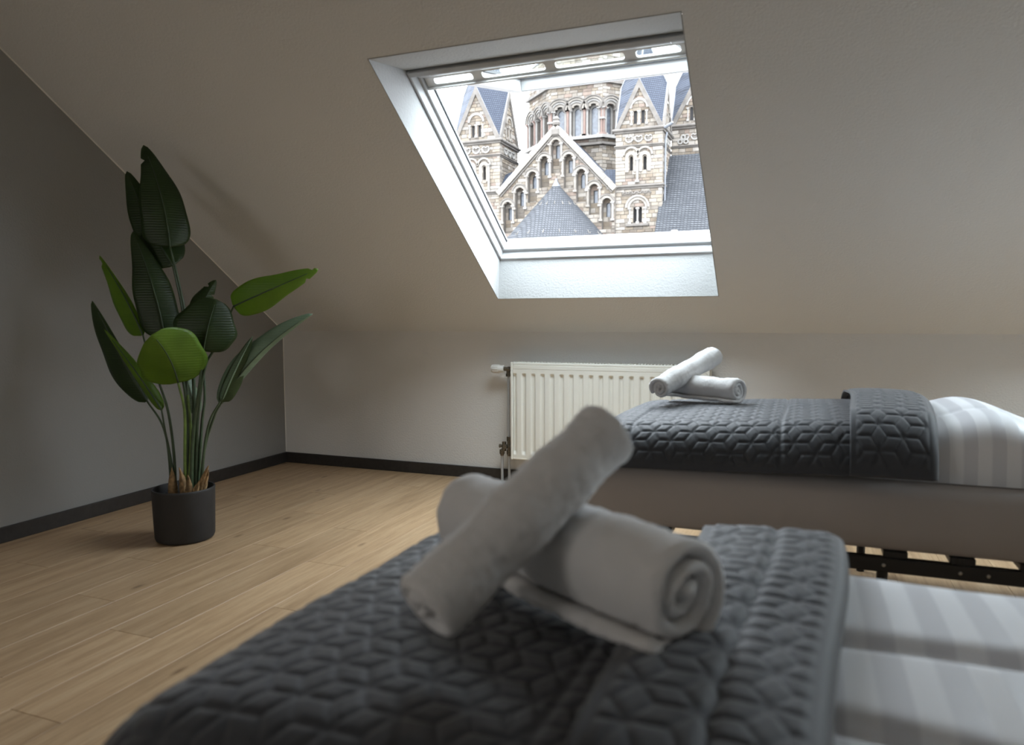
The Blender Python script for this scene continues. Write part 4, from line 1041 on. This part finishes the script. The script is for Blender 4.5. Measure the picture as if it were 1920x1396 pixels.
# conical slate roof in front of the gable, laid in courses
YC = YG-.2; ap_ = on_y(1043, 342, YC); slp = .90; prof = [(0.0, 0.15), (.06, .12)]; nC = 66; hC = 10.5
for k in range(nC):
    za = -hC*k/nC; zb = -hC*(k+1)/nC; prof += [(max(.02, -za*slp)+.035, za), (-zb*slp+.035, zb), (-zb*slp, zb-.001)]
cn_ = MB(); cn_.lathe(prof, c=ap_, n=72, a0=math.pi, a1=2*math.pi); cone = cn_.build('conical_roof', M_slate2, church)
cone.data.polygons.foreach_set('use_smooth', [False]*len(cone.data.polygons))
b = MB(); b.lathe([(0, .40), (.10, .38), (.16, .1), (.42, -.35), (.46, -.42)], c=ap_, n=24, a0=math.pi, a1=2*math.pi); b.build('lead_cap', M_lead, cone)
b = MB(); b.lathe([(hC*slp-.4, -hC-.02), (hC*slp-.4, GZ-ap_.z)], c=ap_, n=40, a0=math.pi, a1=2*math.pi); b.build('apse_wall', M_mortar, cone)
for zz, n_ in ((-2.35, 8), (-5.3, 9)):
    for k in range(n_):
        a = math.pi*(1.12+.80*k/(n_-1)); rr = -zz*slp+.05; p = ap_+Vector((rr*math.cos(a), rr*math.sin(a), zz)); o_ = Vector((math.cos(a), math.sin(a), 0))
        h = MB(); h.tube([p+Vector((0, 0, .30))-o_*.2, p, p+o_*.14+Vector((0, 0, -.02)), p+o_*.16+Vector((0, 0, .12))], .020, 6); h.build('snow_hook', M_trim, cone)
# nave roof to the right
rt0, rt1 = on_y(1243, 293, 70.0), on_y(1345, 285, 70.0); nrow = 46; run = 6.4; hgt = Z(1290, 290, 70)-Z(1290, 448, 63.6); xl, xr_ = ax1-.3, rt1.x+14
b = MB(); b.add([(xl, 70, rt0.z), (xr_, 70, rt0.z), (xr_, 78, rt0.z-9), (xl, 78, rt0.z-9)], [(0, 1, 2, 3)])
for k in range(nrow):
    t0_, t1_ = k/nrow, (k+1)/nrow; ya_, yb_ = 70-run*t0_, 70-run*t1_; za_, zb_ = rt0.z-hgt*t0_, rt0.z-hgt*t1_
    b.add([(xl, ya_-.02, za_), (xr_, ya_-.02, za_), (xr_, yb_-.05, zb_+.02), (xl, yb_-.05, zb_+.02), (xl, yb_, zb_), (xr_, yb_, zb_)], [(0, 1, 2, 3), (3, 2, 5, 4)])
nave = b.build('nave_roof', M_slate2, church, fix=False)
MB().box((xl, 70-run+.4, GZ), (xr_, 77, rt0.z-hgt)).build('nave_wall', M_mortar, nave)
v0 = on_y(1265, 437, 63.9); b = MB(); b.bevbox((v0.x-.28, v0.y-.3, v0.z-.28), (v0.x+.28, v0.y+.6, v0.z+.28), .04); b.build('roof_vent', M_pale, nave)
